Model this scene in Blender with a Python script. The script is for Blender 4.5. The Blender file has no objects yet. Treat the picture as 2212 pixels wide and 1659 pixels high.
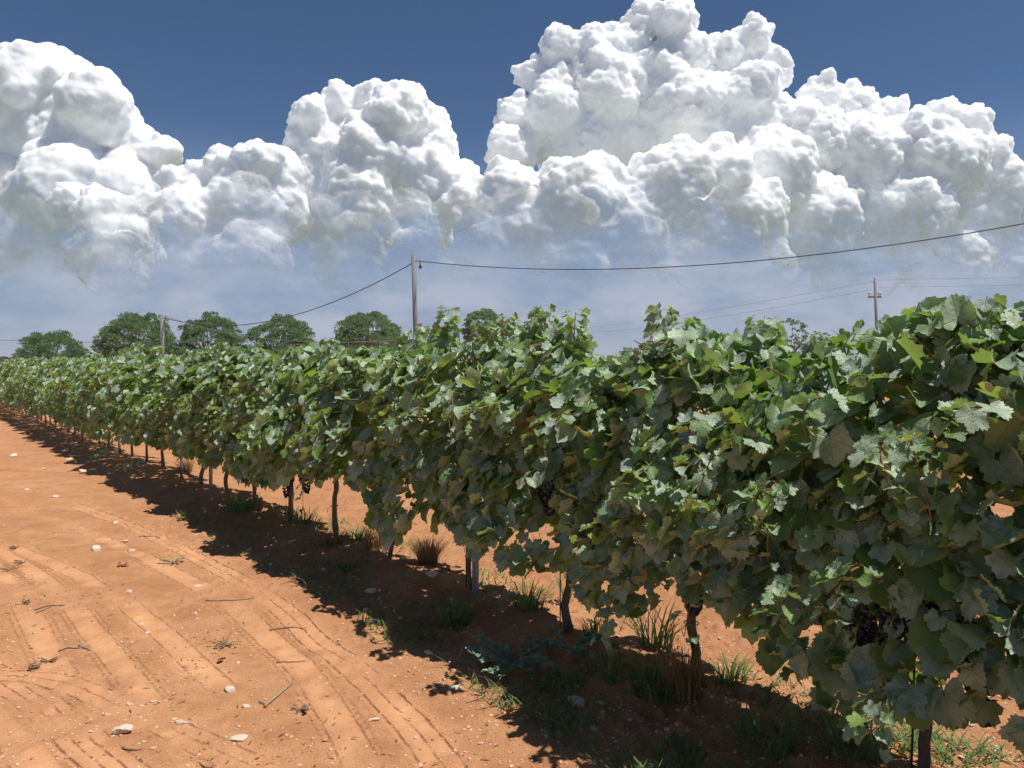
import bpy, math, random
import numpy as np
from mathutils import Vector, Matrix

# ------------------------------------------------------------------ camera, sky, sun, exposure
SC = bpy.context.scene
COL = SC.collection
EYE = 1.6
FPX = 760.0                       # focal length in pixels of the 1024 px wide picture
PITCH = math.radians(1.05)
SUN_EL = 68.0
SUN_AZ = 106.0                     # degrees from +Y (view direction) towards +X

cam_d = bpy.data.cameras.new('camera')
cam = bpy.data.objects.new('camera', cam_d)
COL.objects.link(cam)
cam.location = (0, 0, EYE)
cam.rotation_euler = (math.radians(90) - PITCH, 0, 0)
cam_d.sensor_width = 36.0
cam_d.lens = FPX / 1024.0 * 36.0
cam_d.clip_start = 0.05
cam_d.clip_end = 60000.0
SC.camera = cam

world = bpy.data.worlds.new("World")
SC.world = world
world.use_nodes = True
wn, wl = world.node_tree.nodes, world.node_tree.links
wn.clear()
w_out = wn.new('ShaderNodeOutputWorld')
w_bg = wn.new('ShaderNodeBackground')
w_sky = wn.new('ShaderNodeTexSky')
w_sky.sky_type = 'NISHITA'
w_sky.sun_disc = False
w_sky.sun_elevation = math.radians(SUN_EL)
w_sky.sun_rotation = math.radians(SUN_AZ)
w_sky.altitude = 2000.0
w_sky.air_density = 0.7
w_sky.dust_density = 0.0
w_sky.ozone_density = 9.0
w_bg.inputs['Strength'].default_value = 0.056
# a veil of far, flat cloud all round the horizon: blue-grey, patchy, gone by about 20 degrees up
w_geo = wn.new('ShaderNodeTexCoord')
w_sep = wn.new('ShaderNodeSeparateXYZ'); wl.new(w_geo.outputs['Generated'], w_sep.inputs[0])
w_map = wn.new('ShaderNodeMapping'); wl.new(w_geo.outputs['Generated'], w_map.inputs[0])
w_map.inputs['Scale'].default_value = (1, 1, 2.6)
w_noi = wn.new('ShaderNodeTexNoise'); wl.new(w_map.outputs[0], w_noi.inputs['Vector'])
w_noi.inputs['Scale'].default_value = 7.0; w_noi.inputs['Detail'].default_value = 6.0; w_noi.inputs['Roughness'].default_value = 0.6
w_col = wn.new('ShaderNodeValToRGB'); wl.new(w_noi.outputs[0], w_col.inputs[0])
w_col.color_ramp.elements[0].position = 0.38; w_col.color_ramp.elements[0].color = (2.85, 3.65, 5.05, 1)
w_col.color_ramp.elements[1].position = 0.60; w_col.color_ramp.elements[1].color = (4.9, 5.25, 6.2, 1)
w_el = wn.new('ShaderNodeMapRange'); w_el.interpolation_type = 'SMOOTHSTEP'
wl.new(w_sep.outputs[2], w_el.inputs[0])
for k_, v_ in ((1, 0.05), (2, 0.31), (3, 0.95), (4, 0.0)):
    w_el.inputs[k_].default_value = v_
w_mix = wn.new('ShaderNodeMix'); w_mix.data_type = 'RGBA'
w_tint = wn.new('ShaderNodeMix'); w_tint.data_type = 'RGBA'; w_tint.blend_type = 'MULTIPLY'
w_tint.inputs[0].default_value = 1.0; w_tint.inputs[7].default_value = (0.93, 1.0, 0.92, 1)      # a slightly slatier blue
wl.new(w_sky.outputs[0], w_tint.inputs[6])
wl.new(w_el.outputs[0], w_mix.inputs[0]); wl.new(w_tint.outputs[2], w_mix.inputs[6]); wl.new(w_col.outputs[0], w_mix.inputs[7])
wl.new(w_mix.outputs[2], w_bg.inputs['Color'])
wl.new(w_bg.outputs[0], w_out.inputs[0])

sun_d = bpy.data.lights.new('sun', 'SUN')
sun_d.energy = 3.1
sun_d.angle = math.radians(0.53)
sun_d.color = (1.0, 0.95, 0.87)
sun = bpy.data.objects.new('sun', sun_d)
COL.objects.link(sun)
SUN_DIR = Vector((math.cos(math.radians(SUN_EL)) * math.sin(math.radians(SUN_AZ)),
                  math.cos(math.radians(SUN_EL)) * math.cos(math.radians(SUN_AZ)),
                  math.sin(math.radians(SUN_EL))))
sun.rotation_euler = SUN_DIR.to_track_quat('Z', 'Y').to_euler()
sun.location = (20, 5, 40)

SC.view_settings.view_transform = 'Standard'
SC.view_settings.look = 'None'
SC.view_settings.exposure = 0.82
SC.view_settings.gamma = 1.0
SC.view_settings.use_curve_mapping = False
SC.render.engine = 'CYCLES'
SC.cycles.max_bounces = 10
SC.cycles.diffuse_bounces = 6
SC.cycles.glossy_bounces = 2
SC.cycles.transmission_bounces = 4
SC.cycles.transparent_max_bounces = 12
SC.cycles.use_denoising = True

# ------------------------------------------------------------------ helpers
rng = np.random.default_rng(11)
random.seed(5)
CP, SP = math.cos(PITCH), math.sin(PITCH)
ROW_A = math.radians(38.1)
U = np.array([-math.sin(ROW_A), math.cos(ROW_A)])      # along the row, away from the camera
N = np.array([math.cos(ROW_A), math.sin(ROW_A)])       # across the row, away from the camera
ROW_D = 3.0


def ray(px, py):
    """direction through a pixel of the 2212 px wide view of the photograph"""
    a = (px * 1024 / 2212 - 512) / FPX
    b = (384 - py * 1024 / 2212) / FPX
    return np.array([a, CP + b * SP, b * CP - SP])


def ground_at(px, py, z=0.0):
    d = ray(px, py)
    t = (z - EYE) / d[2]
    return np.array([d[0] * t, d[1] * t])


def at(px, py, Y):
    """point at depth Y seen at that pixel"""
    d = ray(px, py)
    t = Y / d[1]
    return Vector((d[0] * t, Y, EYE + d[2] * t))


def row_at(px, py, w=-0.33):
    """(s, z) where the pixel meets the upright sheet that runs w beside the row's centre line"""
    d = ray(px, py)
    t = (ROW_D + w) / (d[0] * N[0] + d[1] * N[1])
    return (d[0] * U[0] + d[1] * U[1]) * t, EYE + d[2] * t


def sw(s, w):
    p = N * (ROW_D + w) + U * s
    return p


def hash3(ix, iy, iz, seed):
    h = (ix.astype(np.int64) * 374761393 + iy.astype(np.int64) * 668265263 + iz.astype(np.int64) * 1274126177 + seed * 974634533) & 0xffffffff
    h = ((h ^ (h >> 13)) * 1274126177) & 0xffffffff
    h = ((h ^ (h >> 16)) * 2246822519) & 0xffffffff
    return ((h ^ (h >> 15)) & 0xffffff) / float(0xffffff)


def vnoise(x, y, z=0.0, seed=0):
    """value noise, -1..1"""
    x, y, z = np.broadcast_arrays(np.asarray(x, float), np.asarray(y, float), np.asarray(z, float))
    x0, y0, z0 = np.floor(x), np.floor(y), np.floor(z)
    fx, fy, fz = x - x0, y - y0, z - z0
    fx, fy, fz = (f * f * f * (f * (f * 6 - 15) + 10) for f in (fx, fy, fz))
    r = 0
    for a in (0, 1):
        for b in (0, 1):
            for c in (0, 1):
                wgt = (fx if a else 1 - fx) * (fy if b else 1 - fy) * (fz if c else 1 - fz)
                r = r + wgt * hash3(x0 + a, y0 + b, z0 + c, seed)
    return r * 2 - 1


def fbm(x, y, z=0.0, octv=4, seed=0):
    r, a = 0, 1.0
    for k in range(octv):
        r = r + a * vnoise(np.asarray(x) * 2 ** k, np.asarray(y) * 2 ** k, np.asarray(z) * 2 ** k, seed + k * 17)
        a *= 0.5
    return r


def mesh_np(name, verts, faces, mats=(), smooth=True, mat_idx=None, uv=None, attrs=None):
    """faces: an (n,3) or (n,4) array, or a list of such arrays"""
    verts = np.asarray(verts, np.float32)
    if isinstance(faces, np.ndarray):
        faces = [faces]
    faces = [np.asarray(f, np.int32) for f in faces if len(f)]
    me = bpy.data.meshes.new(name)
    me.vertices.add(len(verts))
    me.vertices.foreach_set('co', verts.ravel())
    loops = np.concatenate([f.ravel() for f in faces])
    totals = np.concatenate([np.full(len(f), f.shape[1], np.int32) for f in faces])
    starts = np.concatenate([[0], np.cumsum(totals)[:-1]]).astype(np.int32)
    me.loops.add(len(loops))
    me.loops.foreach_set('vertex_index', loops)
    me.polygons.add(len(totals))
    me.polygons.foreach_set('loop_start', starts)
    me.polygons.foreach_set('loop_total', totals)
    if mat_idx is not None:
        me.polygons.foreach_set('material_index', np.asarray(mat_idx, np.int32))
    me.polygons.foreach_set('use_smooth', np.full(len(totals), bool(smooth)))
    for m in mats:
        me.materials.append(m)
    if uv is not None:
        lay = me.uv_layers.new(name='UVMap')
        lay.data.foreach_set('uv', np.asarray(uv, np.float32)[loops].ravel())
    for k, v in (attrs or {}).items():
        at_ = me.attributes.new(k, 'FLOAT', 'POINT')
        at_.data.foreach_set('value', np.asarray(v, np.float32))
    me.update(calc_edges=True)
    me.validate()
    return me


def link(name, mesh, parent=None, loc=None):
    o = bpy.data.objects.new(name, mesh)
    COL.objects.link(o)
    if parent is not None:
        o.parent = parent
    if loc is not None:
        o.location = loc
    return o


def tag(o, label=None, cat=None, group=None, kind=None):
    if label: o['label'] = label
    if cat: o['category'] = cat
    if group: o['group'] = group
    if kind: o['kind'] = kind
    return o


def empty(name, loc, label, cat, group=None):
    o = bpy.data.objects.new(name, None)
    o.empty_display_size = 0.2
    COL.objects.link(o)
    o.location = loc
    return tag(o, label, cat, group)


class Geo:
    """collects triangles and quads, then becomes one mesh"""
    def __init__(self):
        self.v, self.t, self.q, self.n = [], [], [], 0
        self.mt, self.mq = [], []

    def add(self, v, tris=None, quads=None, mi=0):
        v = np.asarray(v, float).reshape(-1, 3)
        if tris is not None and len(tris):
            self.t.append(np.asarray(tris, int) + self.n)
            self.mt.append(np.full(len(tris), mi))
        if quads is not None and len(quads):
            self.q.append(np.asarray(quads, int) + self.n)
            self.mq.append(np.full(len(quads), mi))
        self.v.append(v)
        self.n += len(v)
        return self

    def tube(self, pts, rad, sides=6, cap=True, mi=0):
        pts = np.asarray(pts, float)
        k = len(pts)
        rad = np.broadcast_to(np.asarray(rad, float), (k,))
        tan = np.gradient(pts, axis=0)
        tan /= np.linalg.norm(tan, axis=1)[:, None] + 1e-12
        ref = np.array([0, 0, 1.0]) if abs(tan[0][2]) < 0.8 else np.array([1.0, 0, 0])
        vs = []
        for i in range(k):
            a = np.cross(tan[i], ref); a /= np.linalg.norm(a) + 1e-12
            b = np.cross(a, tan[i])
            th = np.arange(sides) * 2 * math.pi / sides
            vs.append(pts[i] + rad[i] * (np.cos(th)[:, None] * a + np.sin(th)[:, None] * b))
        vs = np.concatenate(vs)
        q = []
        for i in range(k - 1):
            for j in range(sides):
                j2 = (j + 1) % sides
                q.append((i * sides + j, i * sides + j2, (i + 1) * sides + j2, (i + 1) * sides + j))
        t = []
        if cap:
            for base, rev in ((0, True), ((k - 1) * sides, False)):
                for j in range(1, sides - 1):
                    t.append((base, base + j + 1, base + j) if rev else (base, base + j, base + j + 1))
        return self.add(vs, t, q, mi)

    def box(self, lo, hi, mi=0):
        (x0, y0, z0), (x1, y1, z1) = lo, hi
        v = [(x0, y0, z0), (x1, y0, z0), (x1, y1, z0), (x0, y1, z0), (x0, y0, z1), (x1, y0, z1), (x1, y1, z1), (x0, y1, z1)]
        q = [(3, 2, 1, 0), (4, 5, 6, 7), (0, 1, 5, 4), (1, 2, 6, 5), (2, 3, 7, 6), (3, 0, 4, 7)]
        return self.add(v, None, q, mi)

    def mesh(self, name, mats=(), smooth=True, **kw):
        fs, ms = [], []
        if self.t: fs.append(np.concatenate(self.t)); ms.append(np.concatenate(self.mt))
        if self.q: fs.append(np.concatenate(self.q)); ms.append(np.concatenate(self.mq))
        return mesh_np(name, np.concatenate(self.v), fs, mats, smooth, np.concatenate(ms), **kw)


def ico(sub=1):
    t = (1 + 5 ** .5) / 2
    v = [(-1, t, 0), (1, t, 0), (-1, -t, 0), (1, -t, 0), (0, -1, t), (0, 1, t), (0, -1, -t), (0, 1, -t), (t, 0, -1), (t, 0, 1), (-t, 0, -1), (-t, 0, 1)]
    f = [(0, 11, 5), (0, 5, 1), (0, 1, 7), (0, 7, 10), (0, 10, 11), (1, 5, 9), (5, 11, 4), (11, 10, 2), (10, 7, 6), (7, 1, 8),
         (3, 9, 4), (3, 4, 2), (3, 2, 6), (3, 6, 8), (3, 8, 9), (4, 9, 5), (2, 4, 11), (6, 2, 10), (8, 6, 7), (9, 8, 1)]
    v = [np.array(p) / np.linalg.norm(p) for p in v]
    for _ in range(sub):
        mid, nf = {}, []
        def m(a, b):
            k = (min(a, b), max(a, b))
            if k not in mid:
                p = v[a] + v[b]
                v.append(p / np.linalg.norm(p)); mid[k] = len(v) - 1
            return mid[k]
        for a, b, c in f:
            ab, bc, ca = m(a, b), m(b, c), m(c, a)
            nf += [(a, ab, ca), (b, bc, ab), (c, ca, bc), (ab, bc, ca)]
        f = nf
    return np.array(v), np.array(f)


ICO = [ico(0), ico(1), ico(2), ico(3)]


# ------------------------------------------------------------------ node helpers
class Mat:
    def __init__(self, name):
        self.m = bpy.data.materials.new(name)
        self.m.use_nodes = True
        self.nt = self.m.node_tree
        self.nt.nodes.clear()
        self.out = self.nt.nodes.new('ShaderNodeOutputMaterial')

    def n(self, typ, **kw):
        nd = self.nt.nodes.new(typ)
        ins = kw.pop('ins', {})
        for k, v in kw.items():
            setattr(nd, k, v)
        for k, v in ins.items():
            self.put(nd, k, v)
        return nd

    def put(self, nd, k, v):
        s = nd.inputs[k]
        if isinstance(v, bpy.types.NodeSocket):
            self.nt.links.new(v, s)
        elif isinstance(v, tuple) and len(v) == 3 and s.type == 'RGBA':
            s.default_value = (*v, 1)
        else:
            s.default_value = v

    def math(self, op, a, b=0.0, c=None, clamp=False):
        nd = self.n('ShaderNodeMath', operation=op, use_clamp=clamp)
        self.put(nd, 0, a); self.put(nd, 1, b)
        if c is not None: self.put(nd, 2, c)
        return nd.outputs[0]

    def mix(self, f, a, b, blend='MIX'):
        nd = self.n('ShaderNodeMix', data_type='RGBA', blend_type=blend)
        self.put(nd, 0, f); self.put(nd, 6, a); self.put(nd, 7, b)
        return nd.outputs[2]

    def ramp(self, f, lo, hi, a=0.0, b=1.0):
        nd = self.n('ShaderNodeMapRange', clamp=True, interpolation_type='SMOOTHSTEP')
        self.put(nd, 0, f); self.put(nd, 1, lo); self.put(nd, 2, hi); self.put(nd, 3, a); self.put(nd, 4, b)
        return nd.outputs[0]

    def noise(self, vec, scale, detail=3, rough=0.5, dim='3D'):
        nd = self.n('ShaderNodeTexNoise', noise_dimensions=dim)
        if vec is not None: self.put(nd, 'Vector', vec)
        self.put(nd, 'Scale', scale); self.put(nd, 'Detail', detail); self.put(nd, 'Roughness', rough)
        return nd.outputs[0]

    def bump(self, h, dist, strength=1.0):
        nd = self.n('ShaderNodeBump')
        self.put(nd, 'Height', h); self.put(nd, 'Distance', dist); self.put(nd, 'Strength', strength)
        return nd.outputs[0]

    def principled(self, **kw):
        nd = self.n('ShaderNodeBsdfPrincipled')
        for k, v in kw.items():
            self.put(nd, k.replace('_', ' '), v)
        return nd

    def done(self, shader, disp=None):
        self.nt.links.new(shader, self.out.inputs[0])
        return self.m


def simple_mat(name, col, rough=0.8, var=0.25, scale=8.0, bump=0.0, metal=0.0):
    M = Mat(name)
    tc = M.n('ShaderNodeTexCoord').outputs['Object']
    f = M.noise(tc, scale, 4, 0.6)
    dark = tuple(c * (1 - var) for c in col)
    lite = tuple(min(1, c * (1 + var)) for c in col)
    c = M.mix(f, dark, lite)
    p = M.principled(Base_Color=c, Roughness=rough, Metallic=metal)
    if bump:
        M.put(p, 'Normal', M.bump(M.noise(tc, scale * 4, 4, 0.7), bump))
    return M.done(p.outputs[0])


# ------------------------------------------------------------------ clouds
CLOUD_Y = 4200.0


def cloud_material(name='cloud_vapour', lo=400.0, hi=1250.0, amp=1200.0, most=1.0):
    M = Mat(name)
    geo = M.n('ShaderNodeNewGeometry')
    pos = geo.outputs['Position']
    sep = M.n('ShaderNodeSeparateXYZ', ins={0: pos})
    big = M.noise(pos, 1 / 300.0, 3, 0.5)
    # the vapour thins out towards its base and ends in ragged shreds
    h = M.math('ADD', sep.outputs[2], M.math('MULTIPLY', M.math('SUBTRACT', big, 0.5), amp))
    dens = M.ramp(h, lo, hi, 0.0, most)
    p = M.principled(Base_Color=(0.985, 0.992, 1.0), Roughness=1.0)
    M.put(p, 'Specular IOR Level', 0.0)
    M.put(p, 'Subsurface Weight', 1.0)
    M.put(p, 'Subsurface Radius', (1.0, 1.0, 1.0))
    M.put(p, 'Subsurface Scale', 65.0)
    tr = M.n('ShaderNodeBsdfTransparent')
    mx = M.n('ShaderNodeMixShader')
    M.put(mx, 0, M.math('MULTIPLY', dens, M.math('SUBTRACT', 1.0, geo.outputs['Backfacing'])))   # vapour has no inner wall
    M.nt.links.new(tr.outputs[0], mx.inputs[1])
    M.nt.links.new(p.outputs[0], mx.inputs[2])
    return M.done(mx.outputs[0])


CLOUD_MAT = cloud_material()
LOW_MAT = cloud_material('low_cloud_vapour', 640.0, 1400.0, 800.0, 0.55)
_tex = {}


def billow_tex(size):
    if size not in _tex:
        t = bpy.data.textures.new('billow_%d' % size, 'VORONOI')
        t.noise_scale = size
        t.distance_metric = 'DISTANCE'
        t.weight_1 = 1.0
        t.noise_intensity = 1.0
        _tex[size] = t
    return _tex[size]


def cloud(circles, label, seed, depth=0.0, voxel=9.8, billows=((170, 52), (72, 26), (36, 18)), mat=None):
    r_ = np.random.default_rng(seed)
    g = Geo()
    iv, it = ICO[2]
    px2m = 1024 / 2212 / FPX
    org = at(circles[0][0], 480, CLOUD_Y + depth)
    for cx, cy, r in circles:
        yy = CLOUD_Y + depth + (r_.uniform(-0.5, 0.9)) * r * px2m * CLOUD_Y
        c = np.array(at(cx, cy, yy)) - np.array(org)
        R = r * px2m * yy
        g.add(c + iv * np.array([1, 1.15, 1]) * R, it)
        for _ in range(int(5 + r / 9)):          # smaller turrets budding from the upper and near side
            d = r_.normal(size=3) + np.array([0, -0.35, 0.35]); d /= np.linalg.norm(d)
            r2 = R * r_.uniform(0.28, 0.5)
            g.add(c + d * (R * 0.98 - r2 * 0.45) + iv * r2, it)
    o = link('cumulus_cloud', g.mesh('cumulus_cloud', [mat or CLOUD_MAT]), None, org)
    md = o.modifiers.new('union', 'REMESH')
    md.mode = 'VOXEL'; md.voxel_size = voxel; md.use_smooth_shade = True
    for size, amt in billows:
        d = o.modifiers.new('billow', 'DISPLACE')
        d.texture = billow_tex(size)
        d.texture_coords = 'LOCAL'
        d.strength = -amt
        d.mid_level = 0.45
    return tag(o, label, 'cloud', 'cumulus clouds above the vineyard')


CLOUD_A = [(60, 190, 84), (140, 195, 84), (205, 235, 76), (255, 262, 52), (60, 300, 120), (180, 320, 105), (295, 335, 58), (346, 330, 42), (20, 420, 110),
           (150, 430, 110), (270, 420, 80), (-80, 230, 110), (-100, 400, 140), (80, 540, 110), (240, 540, 90), (-120, 560, 120)]
CLOUD_B = [(382, 402, 42), (430, 388, 38), (500, 370, 52), (560, 350, 50), (605, 375, 55), (500, 450, 75), (400, 470, 75), (600, 460, 75), (320, 470, 60),
           (220, 460, 55), (160, 450, 50), (540, 560, 90), (400, 570, 90), (250, 570, 80)]
CLOUD_C = [(672, 255, 46), (735, 226, 46), (800, 216, 40), (880, 212, 40), (850, 260, 68), (925, 275, 48), (945, 330, 45), (700, 330, 80), (800, 350, 100), (900, 380, 85),
           (655, 330, 34), (780, 440, 95), (900, 460, 85), (700, 450, 75), (985, 400, 55), (750, 560, 80), (900, 570, 80)]
CLOUD_D = [(1150, 165, 38), (1215, 110, 50), (1280, 112, 50), (1345, 118, 55), (1390, 58, 48), (1455, 46, 46), (1470, 130, 62), (1565, 130, 48), (1622, 88, 46), (1665, 155, 50),
           (1620, 200, 62), (1400, 200, 90), (1300, 210, 80), (1200, 200, 58), (1112, 256, 46), (1190, 280, 70), (1105, 330, 55), (1250, 320, 80), (1400, 260, 60), (1420, 310, 80),
           (1550, 290, 95), (1775, 215, 48), (1735, 260, 50), (1845, 235, 46), (1920, 262, 46), (1560, 220, 60), (1330, 290, 80), (1200, 250, 70), (1480, 240, 85), (1300, 170, 70), (1500, 210, 60), (1660, 260, 60), (1740, 330, 90)]
CLOUD_E = [(2030, 258, 46), (2090, 285, 48), (2135, 335, 46), (2165, 385, 44), (2205, 410, 44), (1985, 300, 55), (1750, 330, 90), (1880, 360, 105), (2020, 370, 100), (1650, 390, 100),
           (1950, 470, 105), (2100, 470, 100), (1750, 480, 105), (2240, 500, 95), (1850, 580, 90), (2050, 580, 90), (2230, 600, 80)]
CLOUD_F = [(1450, 420, 100), (1300, 400, 60), (1250, 440, 100), (1100, 420, 70), (1010, 460, 62), (1550, 330, 42), (1570, 380, 60), (1600, 470, 90), (1350, 510, 100), (1150, 510, 88),
           (1500, 520, 100), (1060, 540, 70), (1250, 590, 80), (1450, 600, 80), (1640, 590, 80)]
cloud(CLOUD_D, 'tallest cauliflower cloud tower, topmost of the white cumulus bank', 4, depth=500)
cloud(CLOUD_E, 'broad white cumulus shoulder behind the slender crossarm pole', 5, depth=350)
cloud(CLOUD_F, 'billowing cumulus mass low in front of the tallest cloud tower', 6, depth=-100)
cloud(CLOUD_C, 'domed cumulus tower standing over the bracket pole, grey at its heart', 3, depth=100)
cloud(CLOUD_B, 'ragged low cumulus between the two rounded cloud domes', 2, depth=-150)
cloud(CLOUD_A, 'smooth rounded cumulus dome over the far end of the vine row', 1, depth=300, billows=((200, 45), (90, 20), (42, 9)))

_r = np.random.default_rng(77)
LOW_L = [(x + _r.uniform(-30, 30), 530 + _r.uniform(-60, 50), _r.uniform(50, 95)) for x in range(-60, 760, 62)]
LOW_M = [(x + _r.uniform(-30, 30), 525 + _r.uniform(-60, 50), _r.uniform(50, 90)) for x in range(790, 1480, 62)]
LOW_R = [(x + _r.uniform(-30, 30), 530 + _r.uniform(-60, 50), _r.uniform(55, 100)) for x in range(1540, 2360, 62)]
SOFT = ((190, 60), (80, 34), (38, 12))
cloud(LOW_L, 'pale low cloud bank over the umbrella pines, fading into haze', 11, depth=900, voxel=14.0, billows=SOFT, mat=LOW_MAT)
cloud(LOW_M, 'pale low cloud bank behind the bracket pole and its cable', 12, depth=1000, voxel=14.0, billows=SOFT, mat=LOW_MAT)
cloud(LOW_R, 'pale low cloud bank behind the slender crossarm pole', 13, depth=900, voxel=14.0, billows=SOFT, mat=LOW_MAT)

# ------------------------------------------------------------------ ground
TRACKS = [   # (points in the photograph, half width, depth, lugs, grooves)
    ([(985, 1700), (960, 1659), (900, 1575), (830, 1500), (760, 1440), (690, 1390), (600, 1318), (480, 1240), (380, 1185), (280, 1140), (130, 1082), (-60, 1015)], 0.13, 0.017, 0, 3),
    ([(800, 1720), (775, 1640), (730, 1550), (660, 1450), (590, 1385), (500, 1318), (400, 1256), (300, 1205), (150, 1140), (-60, 1060)], 0.12, 0.012, 1, 2),
    ([(650, 1720), (560, 1659), (470, 1612), (380, 1567), (300, 1530), (220, 1497), (150, 1470), (60, 1456), (-60, 1450)], 0.12, 0.017, 0, 3),
    ([(330, 1720), (250, 1650), (190, 1600), (130, 1545), (70, 1500), (-20, 1450), (-120, 1400)], 0.15, 0.022, 0, 4),
    ([(420, 1640), (330, 1516), (260, 1430), (200, 1365), (130, 1290), (70, 1240), (0, 1195), (-80, 1150)], 0.11, 0.011, 1, 2),
    ([(470, 1470), (380, 1390), (300, 1330), (220, 1280), (120, 1225), (20, 1185)], 0.11, 0.010, 0, 2),
    ([(110, 1700), (60, 1620), (10, 1550), (-60, 1480)], 0.13, 0.011, 1, 2),
    ([(150, 1480), (100, 1400), (60, 1330), (10, 1260), (-40, 1200)], 0.12, 0.007, 1, 2),
]


def smooth_poly(P, k=8):
    P = np.asarray(P, float)
    P = np.vstack([2 * P[0] - P[1], P, 2 * P[-1] - P[-2]])
    out = []
    for i in range(1, len(P) - 2):
        for t in np.linspace(0, 1, k, endpoint=False):
            a, b, c, d = P[i - 1], P[i], P[i + 1], P[i + 2]
            out.append(0.5 * (2 * b + (c - a) * t + (2 * a - 5 * b + 4 * c - d) * t * t + (3 * b - a - 3 * c + d) * t ** 3))
    out.append(P[-2])
    return np.array(out)


TRACKS_W = [(smooth_poly([ground_at(*p) for p in pts]), hw, dep, lug, gr) for pts, hw, dep, lug, gr in TRACKS]


def track_fields(x, y):
    """height change and dust of the tyre tracks at ground points"""
    h = np.zeros_like(x)
    dust = np.zeros_like(x)
    groove = np.zeros_like(x)
    tq = np.zeros_like(x); tsp = np.full_like(x, 0.08); ta = np.zeros_like(x); tl = np.zeros_like(x)
    for P, hw, dep, lug, gr in TRACKS_W:
        lo, hi = P.min(0) - hw * 2.5, P.max(0) + hw * 2.5
        m = np.where((x > lo[0]) & (x < hi[0]) & (y > lo[1]) & (y < hi[1]))[0]
        if not len(m): continue
        px, py = x[m], y[m]
        best = np.full(len(m), 9.0); lat = np.zeros(len(m)); along = np.zeros(len(m))
        acc = 0.0
        for a, b in zip(P[:-1], P[1:]):
            d = b - a; L = np.hypot(*d)
            if L < 1e-6: continue
            d /= L
            near = np.where((px > min(a[0], b[0]) - 0.5) & (px < max(a[0], b[0]) + 0.5) & (py > min(a[1], b[1]) - 0.5) & (py < max(a[1], b[1]) + 0.5))[0]
            rx, ry = px[near] - a[0], py[near] - a[1]
            t = np.clip(rx * d[0] + ry * d[1], 0, L)
            dx, dy = rx - d[0] * t, ry - d[1] * t
            dist = np.hypot(dx, dy)
            u = dist < best[near]
            k = near[u]
            best[k] = dist[u]
            lat[k] = (rx * -d[1] + ry * d[0])[u]
            along[k] = acc + t[u]
            acc += L
        inside = np.clip((hw * 1.25 - best) / (hw * 0.3), 0, 1)
        wob = 0.55 + 0.65 * vnoise(px * 1.7, py * 1.7, 0, 5) + 0.45 * vnoise(px * 11, py * 11, 0, 8)
        wob = np.clip(wob, 0.05, 1.2)
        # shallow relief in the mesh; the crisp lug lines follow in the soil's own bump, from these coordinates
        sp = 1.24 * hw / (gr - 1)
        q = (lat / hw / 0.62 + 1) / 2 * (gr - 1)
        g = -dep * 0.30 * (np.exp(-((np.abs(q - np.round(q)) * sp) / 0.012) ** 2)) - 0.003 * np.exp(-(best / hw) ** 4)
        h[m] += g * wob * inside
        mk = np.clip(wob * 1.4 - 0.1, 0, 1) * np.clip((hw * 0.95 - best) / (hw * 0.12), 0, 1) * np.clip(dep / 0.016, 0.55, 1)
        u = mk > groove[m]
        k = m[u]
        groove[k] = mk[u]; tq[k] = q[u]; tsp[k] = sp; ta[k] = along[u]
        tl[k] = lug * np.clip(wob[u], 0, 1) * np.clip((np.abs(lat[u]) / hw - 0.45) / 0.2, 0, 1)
        dust[m] = np.maximum(dust[m], np.clip(1.25 - best / hw, 0, 1) * np.clip(wob, 0.3, 1))
    return h, dust, groove, tq, tsp, ta, tl


def base_height(x, y):
    d = x * N[0] + y * N[1] - ROW_D
    h = 0.075 * np.exp(-(d / 0.42) ** 2) * (1 + 0.5 * vnoise(x * 1.3, y * 1.3, 0, 3))
    h = h + 0.030 * fbm(x * 0.55, y * 0.55, 0, 3, 31)
    return h


def rough_mask(x, y):
    """1 on the loose clods by the row, low on the driven path"""
    d = x * N[0] + y * N[1] - ROW_D
    return np.clip(np.maximum(np.exp(-((d + 0.35) / 0.75) ** 2), np.clip(d * 1.2, 0, 0.8)) + 0.25 * vnoise(x * 0.8, y * 0.8, 0, 77), 0.08, 1)


def ground_height(x, y, detail=True):
    x = np.asarray(x, float); y = np.asarray(y, float)
    h = base_height(x, y)
    rm = rough_mask(x, y)
    near = np.clip(1.6 - np.hypot(x, y) / 14.0, 0, 1)
    h = h + near * (0.005 + 0.018 * rm) * fbm(x * 5.5, y * 5.5, 0, 4, 41) * 0.6
    cl = fbm(x * 19, y * 19, 0, 3, 55)
    h = h + near * np.clip(cl - 0.15, 0, 1) * (0.005 + 0.032 * rm)
    return h


def grow(a, b, step, rate, maxs):
    out = [a]
    while out[-1] < b:
        out.append(out[-1] + step); step = min(step * rate, maxs)
    return np.array(out)


gx_mid = np.concatenate([np.arange(-4.4, 1.3, 0.013), np.arange(1.3, 3.4, 0.02)])
gx_r = grow(3.4, 9000, 0.016, 1.12, 900)
gx_l = -4.4 - (grow(0, 9000, 0.013, 1.09, 900))[1:]
gx = np.concatenate([gx_l[::-1], gx_mid, gx_r[1:]])
gy_f = grow(1.95, 8.5, 0.0125, 1.0050, 1200)
gy_f = np.concatenate([gy_f, grow(gy_f[-1], 9000, 0.05, 1.05, 1200)[1:]])
gy_b = 1.95 - grow(0, 400, 0.02, 1.3, 100)[1:]
gy = np.concatenate([gy_b[::-1], gy_f])
GX, GY = np.meshgrid(gx, gy)
fx, fy = GX.ravel(), GY.ravel()
hz = ground_height(fx, fy)
far = np.clip((np.hypot(fx, fy) - 60) / 200, 0, 1)
th, dust, groove, tq, tsp, ta, tl = track_fields(fx, fy)
hz = hz * (1 - far) + th
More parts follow.
